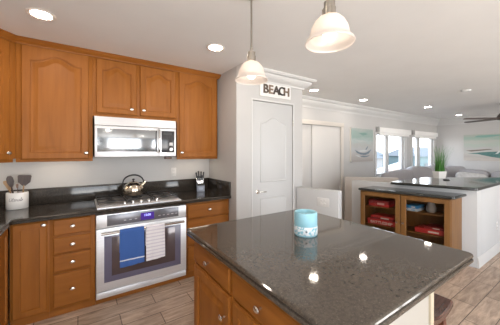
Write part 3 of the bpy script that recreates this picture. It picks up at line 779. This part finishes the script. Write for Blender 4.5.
# bar stool
M_stool = noisy('dark_cherry', [(.055, .022, .015), (.11, .045, .03)], (3, 30, 3), 3, rough=.16, spec=.8)
t = thing('bar_stool', 'dark cherry saddle-seat stool tucked under the island overhang', 'stool', (1.59, .72, -.0)); t.scale = (1, 1, .94)
b = MB(); rs = []
for i in range(13):
    u = -1 + 2 * i / 12; x = .145 * u; dz = .030 * u * u
    rs.append([(x, -.185, .592 + dz), (x, .185, .592 + dz), (x, .19, .600 + dz), (x, .19, .625 + dz), (x, .182, .632 + dz), (x, -.182, .632 + dz), (x, -.19, .625 + dz), (x, -.19, .600 + dz)])
b.rings(rs); b.build('seat', M_stool, t)
M_stleg = noisy('cherry_leg', [(.10, .030, .018), (.17, .055, .03)], (20, 20, 2), 3, rough=.3)
for sx in (-1, 1):
    for sy in (-1, 1):
        g = MB(); a_ = [(sx * .105, sy * .14), (sx * .135, sy * .175)]
        g.rings([[(a_[k][0] + dx * .018, a_[k][1] + dy_ * .018, z) for dx, dy_ in ((-1, -1), (1, -1), (1, 1), (-1, 1))] for k, z in ((1, 0), (0, .604 + .0))]); g.build('leg', M_stleg, t)
for sx in (-1, 1): MB().box(sx * .124 - .011, sx * .124 + .011, -.145, .145, .20, .235, .003).build('rung', M_stleg, t)
for sy in (-1, 1): MB().box(-.105, .105, sy * .153 - .011, sy * .153 + .011, .33, .365, .003).build('rung', M_stleg, t)

# candle
t = thing('pillar_candle', 'pale blue pillar candle with a white lace band on the island', 'candle', (1.236, 1.172, .9142))
m = noisy('aqua_wax', [(.27, .53, .62), (.32, .58, .67)], nscale=10, rough=.45)
m.node_tree.nodes['Principled BSDF'].inputs['Subsurface Weight'].default_value = .25
m.node_tree.nodes['Principled BSDF'].inputs['Subsurface Radius'].default_value = (.02, .03, .03)
cr_ = .074
MB().lathe([(cr_ - .003, 0), (cr_, .004), (cr_, .144), (cr_ - .003, .149), (cr_ - .010, .149), (cr_ - .014, .145), (cr_ - .018, .128), (.002, .124)], n=56).build('wax', m, t, 50)
M_lace = noisy('lace_band', [(.22, .50, .60), (.74, .78, .80), (.80, .82, .83)], nscale=55, detail=2, rough=.7, stops=[.40, .50, .6])
MB().lathe([(cr_ + .0005, .010), (cr_ + .002, .012), (cr_ + .002, .058), (cr_ + .0005, .062)], n=56, cap0=False, cap1=False).build('lace_band', M_lace, t, 60)
MB().tube([(0, 0, .1235), (.001, 0, .132), (.003, 0, .138)], .0015, 6).build('wick', M_blk, t)
st = MB()
for k in range(5):
    a = 2 * PI * k / 5
    a2 = math.atan2(-1.178, -1.228) + .05
    st.tube([(0, 0, 0), (.009 * math.cos(a), 0, .009 * math.sin(a))], [.003, .0012], 6)
sf = st.build('starfish_charm', mat('grey_charm', (.10, .13, .16), .5), t)
sf.location = ((cr_ + .004) * math.cos(a2), (cr_ + .004) * math.sin(a2), .036); sf.rotation_euler = (0, 0, a2 + PI / 2)

# ------------------------------------------------------------ pendants
def shade_mat():
    m = bpy.data.materials.new('frosted_shade'); m.use_nodes = True; nt = m.node_tree; nt.nodes.clear()
    o = nt.nodes.new('ShaderNodeOutputMaterial'); a = nt.nodes.new('ShaderNodeBsdfTranslucent'); d = nt.nodes.new('ShaderNodeBsdfDiffuse'); g = nt.nodes.new('ShaderNodeBsdfGlossy')
    a.inputs[0].default_value = (.86, .80, .75, 1); d.inputs[0].default_value = (.68, .65, .63, 1); g.inputs['Roughness'].default_value = .25
    m1 = nt.nodes.new('ShaderNodeMixShader'); m1.inputs[0].default_value = .55; m2 = nt.nodes.new('ShaderNodeMixShader'); m2.inputs[0].default_value = .06
    nt.links.new(a.outputs[0], m1.inputs[2]); nt.links.new(d.outputs[0], m1.inputs[1]); nt.links.new(m1.outputs[0], m2.inputs[1]); nt.links.new(g.outputs[0], m2.inputs[2]); nt.links.new(m2.outputs[0], o.inputs[0])
    return m
M_shade = shade_mat()
def make_pendant(loc):
    zr = loc[2]; PS = Matrix.Scale(.88, 4); t = thing('pendant_light', '', 'pendant lamp', loc, 0, 'pendants over the island')
    sp = [(.122, .0), (.124, .004), (.120, .012), (.108, .024), (.100, .036), (.097, .052), (.090, .080), (.076, .108), (.055, .130), (.030, .142), (.024, .146)]
    inn = [(r - .004, z - .001) for r, z in sp[::-1] if r > .02]
    MB(PS).lathe(sp + inn + [sp[0]], n=48, cap0=False, cap1=False).build('shade', M_shade, t, 70)
    MB(PS).lathe([(.031, .1465), (.032, .165), (.032, .18), (.028, .183), (.028, .212), (.015, .217)], n=24).build('socket', M_dnickel, t)
    for k in range(3):
        a = k * 2.1; MB(PS).lathe([(.0035, -.03), (.0035, .004)], ((.034) * math.cos(a), .034 * math.sin(a), .178), 8).build('shade_screw', M_dnickel, t)
    MB().lathe([(.0085, .191), (.010, .21), (.0065, .215), (.0065, CEIL - zr - .02)], n=12).build('rod', M_dnickel, t)
    MB().lathe([(.012, CEIL - zr - .032), (.03, CEIL - zr - .020), (.055, CEIL - zr - .010), (.06, CEIL - zr - .001)], n=28).build('canopy', M_dnickel, t)
    bl = MB(PS); bl.lathe([(.012, .135), (.014, .10), (.026, .078), (.034, .055), (.030, .030), (.016, .016), (.003, .012)], n=24); bl.build('bulb', M_bulb, t, 80)
    return t
p1 = make_pendant((.925, 1.354, 1.922)); p1['label'] = 'nickel pendant with frosted bell shade, the one farther from the viewer'
p2 = copy_tree(p1); p2.location = (.925, .734, 1.943); p2['label'] = 'nickel pendant with frosted bell shade nearest the viewer, looking larger'
for ch in [o for o in bpy.data.objects if o.parent == p2 and o.name.startswith(('rod', 'canopy'))]: ch.location.z = -.0212

# ------------------------------------------------------------ ceiling lights and smoke detector
cans = [((-.245, 2.44), 'round recessed ceiling light above the left corner cabinets', M_lamp), ((1.107, 2.252), 'round recessed ceiling light in front of the right wall cabinet', M_lamp),
        ((3.252, 2.90), 'round recessed ceiling light beside the pantry crown moulding', M_lamp), ((4.693, 2.90), 'recessed ceiling light in front of the tall beach painting', M_lampcool),
        ((6.664, 2.513), 'recessed ceiling light above the living room windows', M_lampcool), ((8.85, 2.574), 'recessed ceiling light nearest the living room corner', M_lampcool),
        ((-.10, 1.05), None, M_lamp), ((1.9, -.6), None, M_lamp)]  # these two are added out of view to brighten the kitchen
c0 = None
for (x, y), lab, lm in cans:
    if lab is None: lab = 'added recessed ceiling light out of view over the kitchen'
    t = thing('recessed_light', lab, 'ceiling light', (x, y, CEIL), 0, 'recessed ceiling lights')
    MB().lathe([(.064, -.0005), (.092, -.0005), (.092, -.004), (.084, -.008), (.068, -.006), (.064, -.003), (.064, -.0005)], n=36, cap0=False, cap1=False).build('trim_ring', mat('lamp_trim', (.80, .74, .68), .5) if c0 is None else c0, t)
    if c0 is None: c0 = bpy.data.materials['lamp_trim']
    MB().lathe([(.0635, -.0005), (.0635, -.0035), (.001, -.004)], n=36).build('lens', lm, t)
t = thing('smoke_detector', 'round white smoke detector on the living room ceiling', 'smoke detector', (5.35, 1.462, CEIL))
MB().lathe([(.068, -.0005), (.068, -.018), (.055, -.032), (.02, -.036)], n=32).build('housing', M_trim, t); MB().lathe([(.04, -.0335), (.03, -.037), (.002, -.038)], n=24).build('grille', M_plate, t)

# ------------------------------------------------------------ BEACH sign
t = thing('beach_sign', 'white board sign with BEACH in rustic letters above the pantry door', 'sign', (2.163, PY, 2.264))
sg = MB().box(-.262, .262, -.018, -.001, -.088, .088, .003).build('board', mat('sign_white', (.74, .73, .71), .55), t)
cols = [(.085, .060, .042), (.20, .14, .10), (.055, .042, .032), (.03, .025, .022), (.16, .11, .075)]
for k, ch in enumerate('BEACH'):
    lm = noisy('rustic_letter_' + ch.lower(), [tuple(c * .7 for c in cols[k]), tuple(c * 1.5 for c in cols[k])], (1, 1, 8), 12, rough=.5)
    text_part('letter', ch, .158, .006, lm, t, Matrix.Translation(((-.178, -.094, .0, .092, .180)[k], -.0245, .004)) @ UP)

# ------------------------------------------------------------ paintings
def art_mat(name, stops, zs, seed, accent, acc_lo=.57):
    """sea-and-sand abstract: bands by height broken up by noise, with darker boat-like strokes"""
    m = mat(name, (.8, .8, .8), .75); nt = m.node_tree; b = nt.nodes['Principled BSDF']
    tc = nt.nodes.new('ShaderNodeTexCoord'); s = nt.nodes.new('ShaderNodeSeparateXYZ')
    mp = nt.nodes.new('ShaderNodeMapping'); mp.inputs['Scale'].default_value = (2.2, 2.2, 7); mp.inputs['Location'].default_value = (seed, seed, 0); mp.inputs['Rotation'].default_value = (.1, .15, .1)
    n = nt.nodes.new('ShaderNodeTexNoise'); n.inputs['Scale'].default_value = 2; n.inputs['Detail'].default_value = 5; n.inputs['Distortion'].default_value = .5
    sub = nt.nodes.new('ShaderNodeMath'); sub.operation = 'SUBTRACT'; sub.inputs[1].default_value = .5
    ma = nt.nodes.new('ShaderNodeMath'); ma.operation = 'MULTIPLY_ADD'; ma.inputs[1].default_value = .30
    dv = nt.nodes.new('ShaderNodeMath'); dv.operation = 'DIVIDE'; dv.inputs[1].default_value = .78
    r = nt.nodes.new('ShaderNodeValToRGB'); e = r.color_ramp.elements
    while len(e) < len(stops): e.new(.5)
    for i, (p, c) in enumerate(stops): e[i].position = p; e[i].color = (*c, 1)
    nt.links.new(tc.outputs['Object'], s.inputs[0]); nt.links.new(tc.outputs['Object'], mp.inputs[0]); nt.links.new(mp.outputs[0], n.inputs['Vector'])
    nt.links.new(s.outputs['Z'], dv.inputs[0]); nt.links.new(n.outputs['Fac'], sub.inputs[0]); nt.links.new(sub.outputs[0], ma.inputs[0]); nt.links.new(dv.outputs[0], ma.inputs[2])
    nt.links.new(ma.outputs[0], r.inputs[0]); nt.links.new(r.outputs[0], b.inputs['Base Color'])
    return m
SAND, FOAM, TEAL, MINT, DK = (.42, .385, .36), (.44, .445, .43), (.15, .33, .29), (.30, .40, .37), (.07, .20, .22)
M_art1 = art_mat('tall_beach_paint', [(0, SAND), (.22, (.46, .44, .43)), (.34, (.46, .47, .48)), (.50, FOAM), (.60, (.42, .48, .47)), (.74, MINT), (.88, (.33, .41, .385)), (1, FOAM)], 0, 3.3, DK)
M_art2 = art_mat('wide_beach_paint', [(0, (.50, .46, .42)), (.16, SAND), (.30, (.48, .47, .44)), (.46, FOAM), (.60, (.40, .46, .41)), (.72, (.45, .46, .42)), (.84, (.33, .44, .38)), (1, (.42, .45, .41))], 0, 7.1, DK)
M_stroke = noisy('blue_grey_stroke', [(.10, .15, .19), (.24, .29, .33)], (3, 3, 9), 6, rough=.7)
M_stroke2 = noisy('teal_hull_paint', [(.045, .13, .125), (.12, .25, .23)], (3, 3, 9), 6, rough=.7)
M_stroke3 = noisy('brown_gunwale_paint', [(.13, .10, .085), (.24, .20, .17)], (3, 3, 9), 6, rough=.7)
M_stroke4 = noisy('white_paint', [(.52, .54, .54), (.60, .62, .61)], (3, 3, 9), 6, rough=.7)
M_canvas = mat('canvas_edge', (.70, .66, .61), .8)
def stroke(parent, pts, m, y=-.0435, depth=.0012):
    MB().rings([[(x, y + depth, z) for x, z in pts], [(x, y, z) for x, z in pts]]).build('brush_stroke', m, parent)
t = thing('painting', 'tall pale teal beach painting on the wall left of the windows', 'painting', (5.378, WY, 1.225), 0, 'beach paintings')
MB().box(-.435, .435, -.04, -.001, 0, .765, .003).build('canvas', M_canvas, t)
MB().box(-.432, .432, -.042, -.0402, .003, .762).build('picture', M_art1, t)
stroke(t, [(-.30, .27), (-.22, .20), (-.08, .165), (.10, .155), (.22, .175), (.30, .23), (.36, .29), (.27, .255), (.16, .215), (.02, .20), (-.12, .215), (-.22, .25)], M_stroke)
stroke(t, [(-.20, .245), (-.05, .225), (.10, .235), (.20, .262), (.08, .268), (-.08, .262)], M_stroke4, -.0437)
stroke(t, [(-.12, .125), (.05, .10), (.20, .115), (.30, .15), (.14, .135), (0, .14)], M_stroke, -.0437)
stroke(t, [(-.30, .16), (-.18, .115), (-.06, .10), (-.16, .15)], M_stroke4, -.0439)
stroke(t, [(.10, .275), (.16, .28), (.22, .35), (.20, .36)], M_stroke, -.0437)
stroke(t, [(-.16, .65), (.02, .60), (.20, .64), (.10, .67), (-.04, .66)], mat('sea_green_paint', (.20, .33, .29), .7), -.0437)
stroke(t, [(-.30, .47), (-.10, .455), (.15, .47), (0, .49), (-.2, .485)], mat('pale_foam_paint', (.48, .50, .48), .7), -.0437)
t = thing('painting', 'wide teal boat and beach painting on the far wall', 'painting', (FX, 2.084, 1.187), -PI / 2, 'beach paintings')
MB().box(-.60, .60, -.04, -.001, 0, .775, .003).build('canvas', M_canvas, t)
MB().box(-.597, .597, -.042, -.0402, .003, .772).build('picture', M_art2, t)
stroke(t, [(-.52, .21), (-.28, .20), (.02, .12), (.20, .09), (.34, .20), (.46, .31), (.22, .275), (.02, .265), (-.2, .25)], M_stroke2)
stroke(t, [(-.55, .30), (-.30, .325), (-.02, .345), (.05, .33), (-.2, .295), (-.42, .27)], M_stroke3, -.0437)
stroke(t, [(.10, .20), (.16, .21), (.22, .30), (.17, .29)], M_stroke4, -.0439)
stroke(t, [(-.35, .69), (-.1, .675), (.12, .70), (.3, .735), (0, .745), (-.28, .735)], mat('teal_sky_paint', (.22, .39, .34), .7), -.0437)

# ------------------------------------------------------------ display cabinet against the bar wall
M_dwood = noisy('golden_maple', [(.15, .066, .016), (.20, .090, .024), (.25, .118, .034)], (9, 9, .9), 2.2, 5, .4, .4, .02, dist=.25, stops=[.25, .5, .8])
KC = shear(3.698, 1.155)
t = thing('display_cabinet', 'maple cabinet with two glass doors holding board games', 'cabinet', (0, 0, 0))
Lc = 1.065; D = .375; Zt = .885
b = MB(KC); b.box(0, Lc, D - .012, D, .09, Zt); b.box(0, .02, .0215, D - .0125, .09, Zt); b.box(Lc - .02, Lc, .0215, D - .0125, .09, Zt)
b.box(.0205, Lc - .0205, .0215, D - .0125, .09, .11); b.box(.0205, Lc - .0205, .0215, D - .0125, Zt - .03, Zt); b.box(Lc / 2 - .02, Lc / 2 + .02, .0215, .045, .1105, Zt - .0305)
b.build('body', M_dwood, t)
MB(KC).box(.0, Lc, .05, D - .02, 0, .0895).build('toe_kick', M_woodh, t)
SH = [.395, .66]
for z in SH: MB(KC).box(.0210, Lc - .0210, .06, D - .0130, z - .016, z, .001).build('shelf', M_dwood, t)
for k in range(2):
    x0 = .008 + k * (Lc / 2 - .002); x1 = x0 + Lc / 2 - .014; z0, z1 = .11, Zt - .012; s_ = .058
    f = MB(KC)
    rr = lambda i, y: [(x, y, z) for x, z in ((x0 + i, z0 + i), (x1 - i, z0 + i), (x1 - i, z1 - i), (x0 + i, z1 - i))]
    f.rings([rr(0, .020), rr(0, .004), rr(.004, 0), rr(s_ - .004, 0), rr(s_, .005), rr(s_, .020)], loop=True)
    do = f.build('door', M_dwood, t)
    MB(KC).box(x0 + s_ + .0005, x1 - s_ - .0005, .010, .014, z0 + s_ + .0005, z1 - s_ - .0005).build('glass_pane', M_cabglass, do)
    xk = x1 - .03 if k == 0 else x0 + .03
    kk = MB(KC @ Matrix.Translation((xk, 0, .5))); kk.lathe([(.005, 0), (.005, -.014), (.014, -.02), (.012, -.03), (.003, -.032)], (0, 0, 0), 14, 'Y'); kk.build('knob', M_nickel, do)
b = MB(KC); b.slab(roundpoly([(-.045, -.035), (Lc + .010, -.035), (Lc + .010, D + .004), (-.045, D + .004)], [.03, .02, 0, 0]), [(.010, Zt + .001), (.001, Zt + .004), (0, Zt + .012), (0, Zt + .022), (.003, Zt + .030), (.010, Zt + .034)])
b.build('countertop', M_bar, t)
M_red = noisy('red_game_box', [(.50, .03, .035), (.62, .05, .05)], nscale=8, rough=.4)
M_dred = mat('dark_red_lid', (.30, .025, .03), .4); M_blue = mat('blue_game_box', (.05, .30, .65), .4); M_lblue = mat('white_blue_box', (.60, .70, .80), .4)
M_pr = mat('white_box_print', (.75, .73, .70), .5); M_gry = mat('grey_box', (.32, .31, .31), .5)
def gamebox(label, a0, a1, d0, z, h, m, mtop=None, text=None, cat='box', mtext=None, tz=.42):
    t = thing('board_game_box', label, cat, KC @ Vector(((a0 + a1) / 2, d0, z)), 0, 'board games in the glass cabinet')
    L = KC.copy(); L.translation = (0, 0, 0); hw = (a1 - a0) / 2
    MB(L).box(-hw, hw, 0, .21, .0005, h * .45, .001).build('tray', m, t)
    MB(L).box(-hw - .003, hw + .003, -.003, .213, h * .455, h, .001).build('lid', mtop or m, t)
    if text:
        T_ = L @ Matrix.Translation((0, -.0045, h * tz)) @ Matrix.Scale(-1, 4, (1, 0, 0)) @ UP
        text_part('lettering', text, h * .72, .0003, mtext or M_pr, t, T_)
    else:
        MB(L).box(-hw * .6, hw * .1, -.0045, -.0031, h * .3, h * .62).build('printed_band', mtext or M_pr, t)
    return t
z1_, z2_ = SH[1] + .0005, SH[0] + .0005
gamebox('red game box on the upper shelf behind the left glass door', .72, .985, .09, z1_, .085, M_red, M_dred, None, mtext=mat('pink_print', (.75, .40, .40), .5))
gamebox('red game box with white lettering on the lower shelf, left glass door', .63, 1.0, .09, z2_ , .075, M_red, M_red, 'BATTLESHIP')
gamebox('dark red game box lying on top of the lettered red box', .66, .96, .10, z2_ + .0755, .05, M_dred, M_red, None)
gamebox('blue and white game box on the upper shelf, right glass door', .375, .495, .09, z1_, .035, M_lblue, M_lblue, None, mtext=M_blue)
gamebox('bright blue game box lying on the white and blue box', .375, .495, .09, z1_ + .0355, .04, M_blue, M_blue, None)
gamebox('long red game box on the lower shelf, right glass door', .08, .40, .09, z2_, .06, M_red, M_red, None)
gamebox('dark game box lying on the long red box', .10, .30, .10, z2_ + .0605, .035, M_dred, M_dred, None)
t = thing('glass_pitcher', 'grey glass pitcher on the upper shelf, right glass door', 'pitcher', KC @ Vector((.255, .18, z1_ + .0005)), 0)
MB().lathe([(.04, 0), (.055, .02), (.058, .06), (.04, .11), (.036, .14), (.042, .16)], n=24).build('body', M_gry, t)
MB().tube([(.045, 0, .13), (.085, 0, .12), (.09, 0, .07), (.055, 0, .05)], .007, 8).build('handle', M_gry, t)

# bar countertop
KT = shear(4.005, .985)
t = thing('bar_countertop', 'glossy dark bar countertop on the half wall carrying the potted grass', 'countertop', (0, 0, .976))
b = MB(KT); b.slab(roundpoly([(0, 0), (0, 2.3), (.955, 1.15), (.955, 0)][::-1], [.01, .02, .02, .035]), [(.010, 0), (.001, .003), (0, .012), (0, .026), (.003, .034), (.010, .038)])
b.build('slab', M_bar, t)

# potted grass
t = thing('potted_grass', 'spiky green grass in a white rectangular planter on the bar', 'plant', (4.98, 1.71, 1.0145), -.35); PM = Matrix.Diagonal((.80, .80, .92, 1))
MB(PM).rings([[(-.085, -.06, 0), (.085, -.06, 0), (.085, .06, 0), (-.085, .06, 0)], [(-.105, -.075, .125), (.105, -.075, .125), (.105, .075, .125), (-.105, .075, .125)],
            [(-.095, -.065, .125), (.095, -.065, .125), (.095, .065, .125), (-.095, .065, .125)], [(-.093, -.063, .105), (.093, -.063, .105), (.093, .063, .105), (-.093, .063, .105)]]).build('planter', mat('white_planter', (.78, .76, .73), .45), t)
M_grass = noisy('grass_green', [(.02, .11, .012), (.055, .22, .028), (.14, .30, .07)], (6, 6, 2), 4, rough=.55)
g = MB()
for i in range(230):
    bx_, by_ = random.uniform(-.062, .062), random.uniform(-.042, .042); a = random.uniform(0, 2 * PI); L = random.uniform(.14, .48) * (1 if random.random() < .65 else .5)
    lean = random.uniform(.03, .62) * L; bend = random.uniform(.1, .6); wd = random.uniform(.002, .004)
    dirx, diry = math.cos(a) * .9 + bx_ * 4, math.sin(a) * .7 + by_ * 4
    pts = []
    for k in range(6):
        u = k / 5; pts.append(Vector((bx_ + dirx * lean * (u ** (1 + bend)) * .8, by_ + diry * lean * u ** (1 + bend) * .8, .096 + L * u - .15 * lean * u * u)))
    q = Vector((-diry, dirx, 0)).normalized()
    rs = [[p - q * wd * (1 - u_ * .92), p + Vector((dirx, diry, 0)).normalized() * wd * .35, p + q * wd * (1 - u_ * .92)] for p, u_ in zip(pts, [k / 5 for k in range(6)])]
    g.rings(rs)
g.build('grass', M_grass, t, 60)
t = thing('coaster', 'small black coaster on the bar beside the planter', 'coaster', (4.72, 1.53, 1.0145))
MB().lathe([(.040, 0), (.042, .002), (.042, .010), (.040, .012)], n=24).build('disc', M_blk, t); MB().lathe([(.036, .0121), (.034, .0135)], n=24).build('cork_pad', M_iron, t)

# ------------------------------------------------------------ sofa
M_sofa = noisy('grey_sofa_fabric', [(.34, .325, .335), (.43, .415, .425)], nscale=60, detail=3, rough=.95, spec=.15)
M_pil = noisy('light_grey_pillow', [(.55, .54, .54), (.72, .71, .70)], (1, 1, 1), 14, rough=.95, spec=.1)
t = thing('sectional_sofa', 'grey sectional sofa along the windows and the far wall', 'sofa', (9.5, 3.2, 0))
T0 = Matrix.Translation((-9.5, -3.2, 0))
b = MB(T0); b.box(5.7, 9.58, 2.40, 3.30, .08, .30, .03); b.box(8.66, 9.58, .25, 2.3995, .08, .30, .03); b.build('base', M_sofa, t)
b = MB(T0); b.box(5.7, 9.58, 3.12, 3.31, .301, .80, .05); b.build('window_back', M_sofa, t)
b = MB(T0); b.box(9.40, 9.60, .25, 3.119, .301, .84, .05); b.build('wall_back_rest', M_sofa, t)
b = MB(T0); b.box(5.70, 5.90, 2.42, 3.119, .301, .60, .05); b.build('arm', M_sofa, t)
for x0, x1 in ((5.91, 7.1), (7.11, 8.3), (8.31, 9.38)): MB(T0).box(x0, x1, 2.40, 3.115, .302, .46, .05, 3).build('seat_cushion', M_sofa, t)
for y0, y1 in ((.27, 1.30), (1.31, 2.39)): MB(T0).box(8.66, 9.39, y0, y1, .302, .46, .05, 3).build('seat_cushion', M_sofa, t)
rx = Matrix.Rotation(.22, 3, 'X')
for i, (xc, hw, zc, tw) in enumerate(((6.30, .58, .735, -.05), (7.42, .60, .785, .05), (8.58, .54, .775, .06))):
    MB(T0).pillow((xc, 2.98, zc), hw, .14, .285, .42, rot=Matrix.Rotation(tw, 3, 'Y') @ Matrix.Rotation(-.2, 3, 'X'), wob=.05, seed=i).build('back_cushion', M_sofa, t, 80)
MB(T0).pillow((9.20, 2.80, .76), .30, .13, .27, .42, rot=Matrix.Rotation(-.75, 3, 'Z') @ Matrix.Rotation(-.2, 3, 'X'), wob=.05, seed=9).build('back_cushion', M_sofa, t, 80)
for i, (yc, hw, zc) in enumerate(((2.46, .42, .69), (1.45, .55, .70), (.72, .20, .68))):
    MB(T0).pillow((9.30, yc, zc), .12, hw, .255, .35, wob=.03, seed=20 + i).build('back_cushion', M_sofa, t, 80)
t = tag(MB().pillow((0, 0, 0), .36, .10, .19, .5, rot=Matrix.Rotation(.1, 3, 'Y'), wob=.04, seed=3).build('throw_pillow', M_pil, None, 80), 'pale patterned throw pillow on the sofa seat in front of the far wall', 'pillow')
t.location = (8.90, 2.32, .69); t.rotation_euler = (-.3, 0, -.95)

# ------------------------------------------------------------ ceiling fan
M_fan = mat('dark_bronze', (.09, .075, .068), .4, .3); M_blade = noisy('fan_blade_wood', [(.085, .06, .05), (.13, .095, .08)], (2, 20, 1), 4, rough=.4)
t = thing('ceiling_fan', 'dark bronze ceiling fan with slim blades in the living room', 'ceiling fan', (7.46, 1.40, CEIL), 0)
MB().lathe([(.07, -.0005), (.07, -.02), (.035, -.07), (.015, -.08)], n=28).build('canopy', M_fan, t)
MB().lathe([(.012, -.08), (.012, -.17)], n=12).build('downrod', M_fan, t)
MB().lathe([(.02, -.165), (.05, -.185), (.10, -.255), (.125, -.30), (.125, -.335), (.10, -.355), (.04, -.365)], n=32).build('motor', M_fan, t)
for k, a in enumerate([2.45 + 2 * PI * q_ / 5 for q_ in range(5)]):
    Mx = Matrix.Rotation(a, 4, 'Z') @ Matrix.Translation((0, 0, -.325)) @ Matrix.Rotation(.17, 4, 'X')
    b = MB(Mx); outl = roundpoly([(.12, -.04), (.30, -.055), (.80, -.048), (.80, .048), (.30, .055), (.12, .04)], [.01, .05, .04, .04, .05, .01])
    b.prism(outl, -.005, .005); b.build('blade', M_blade, t)
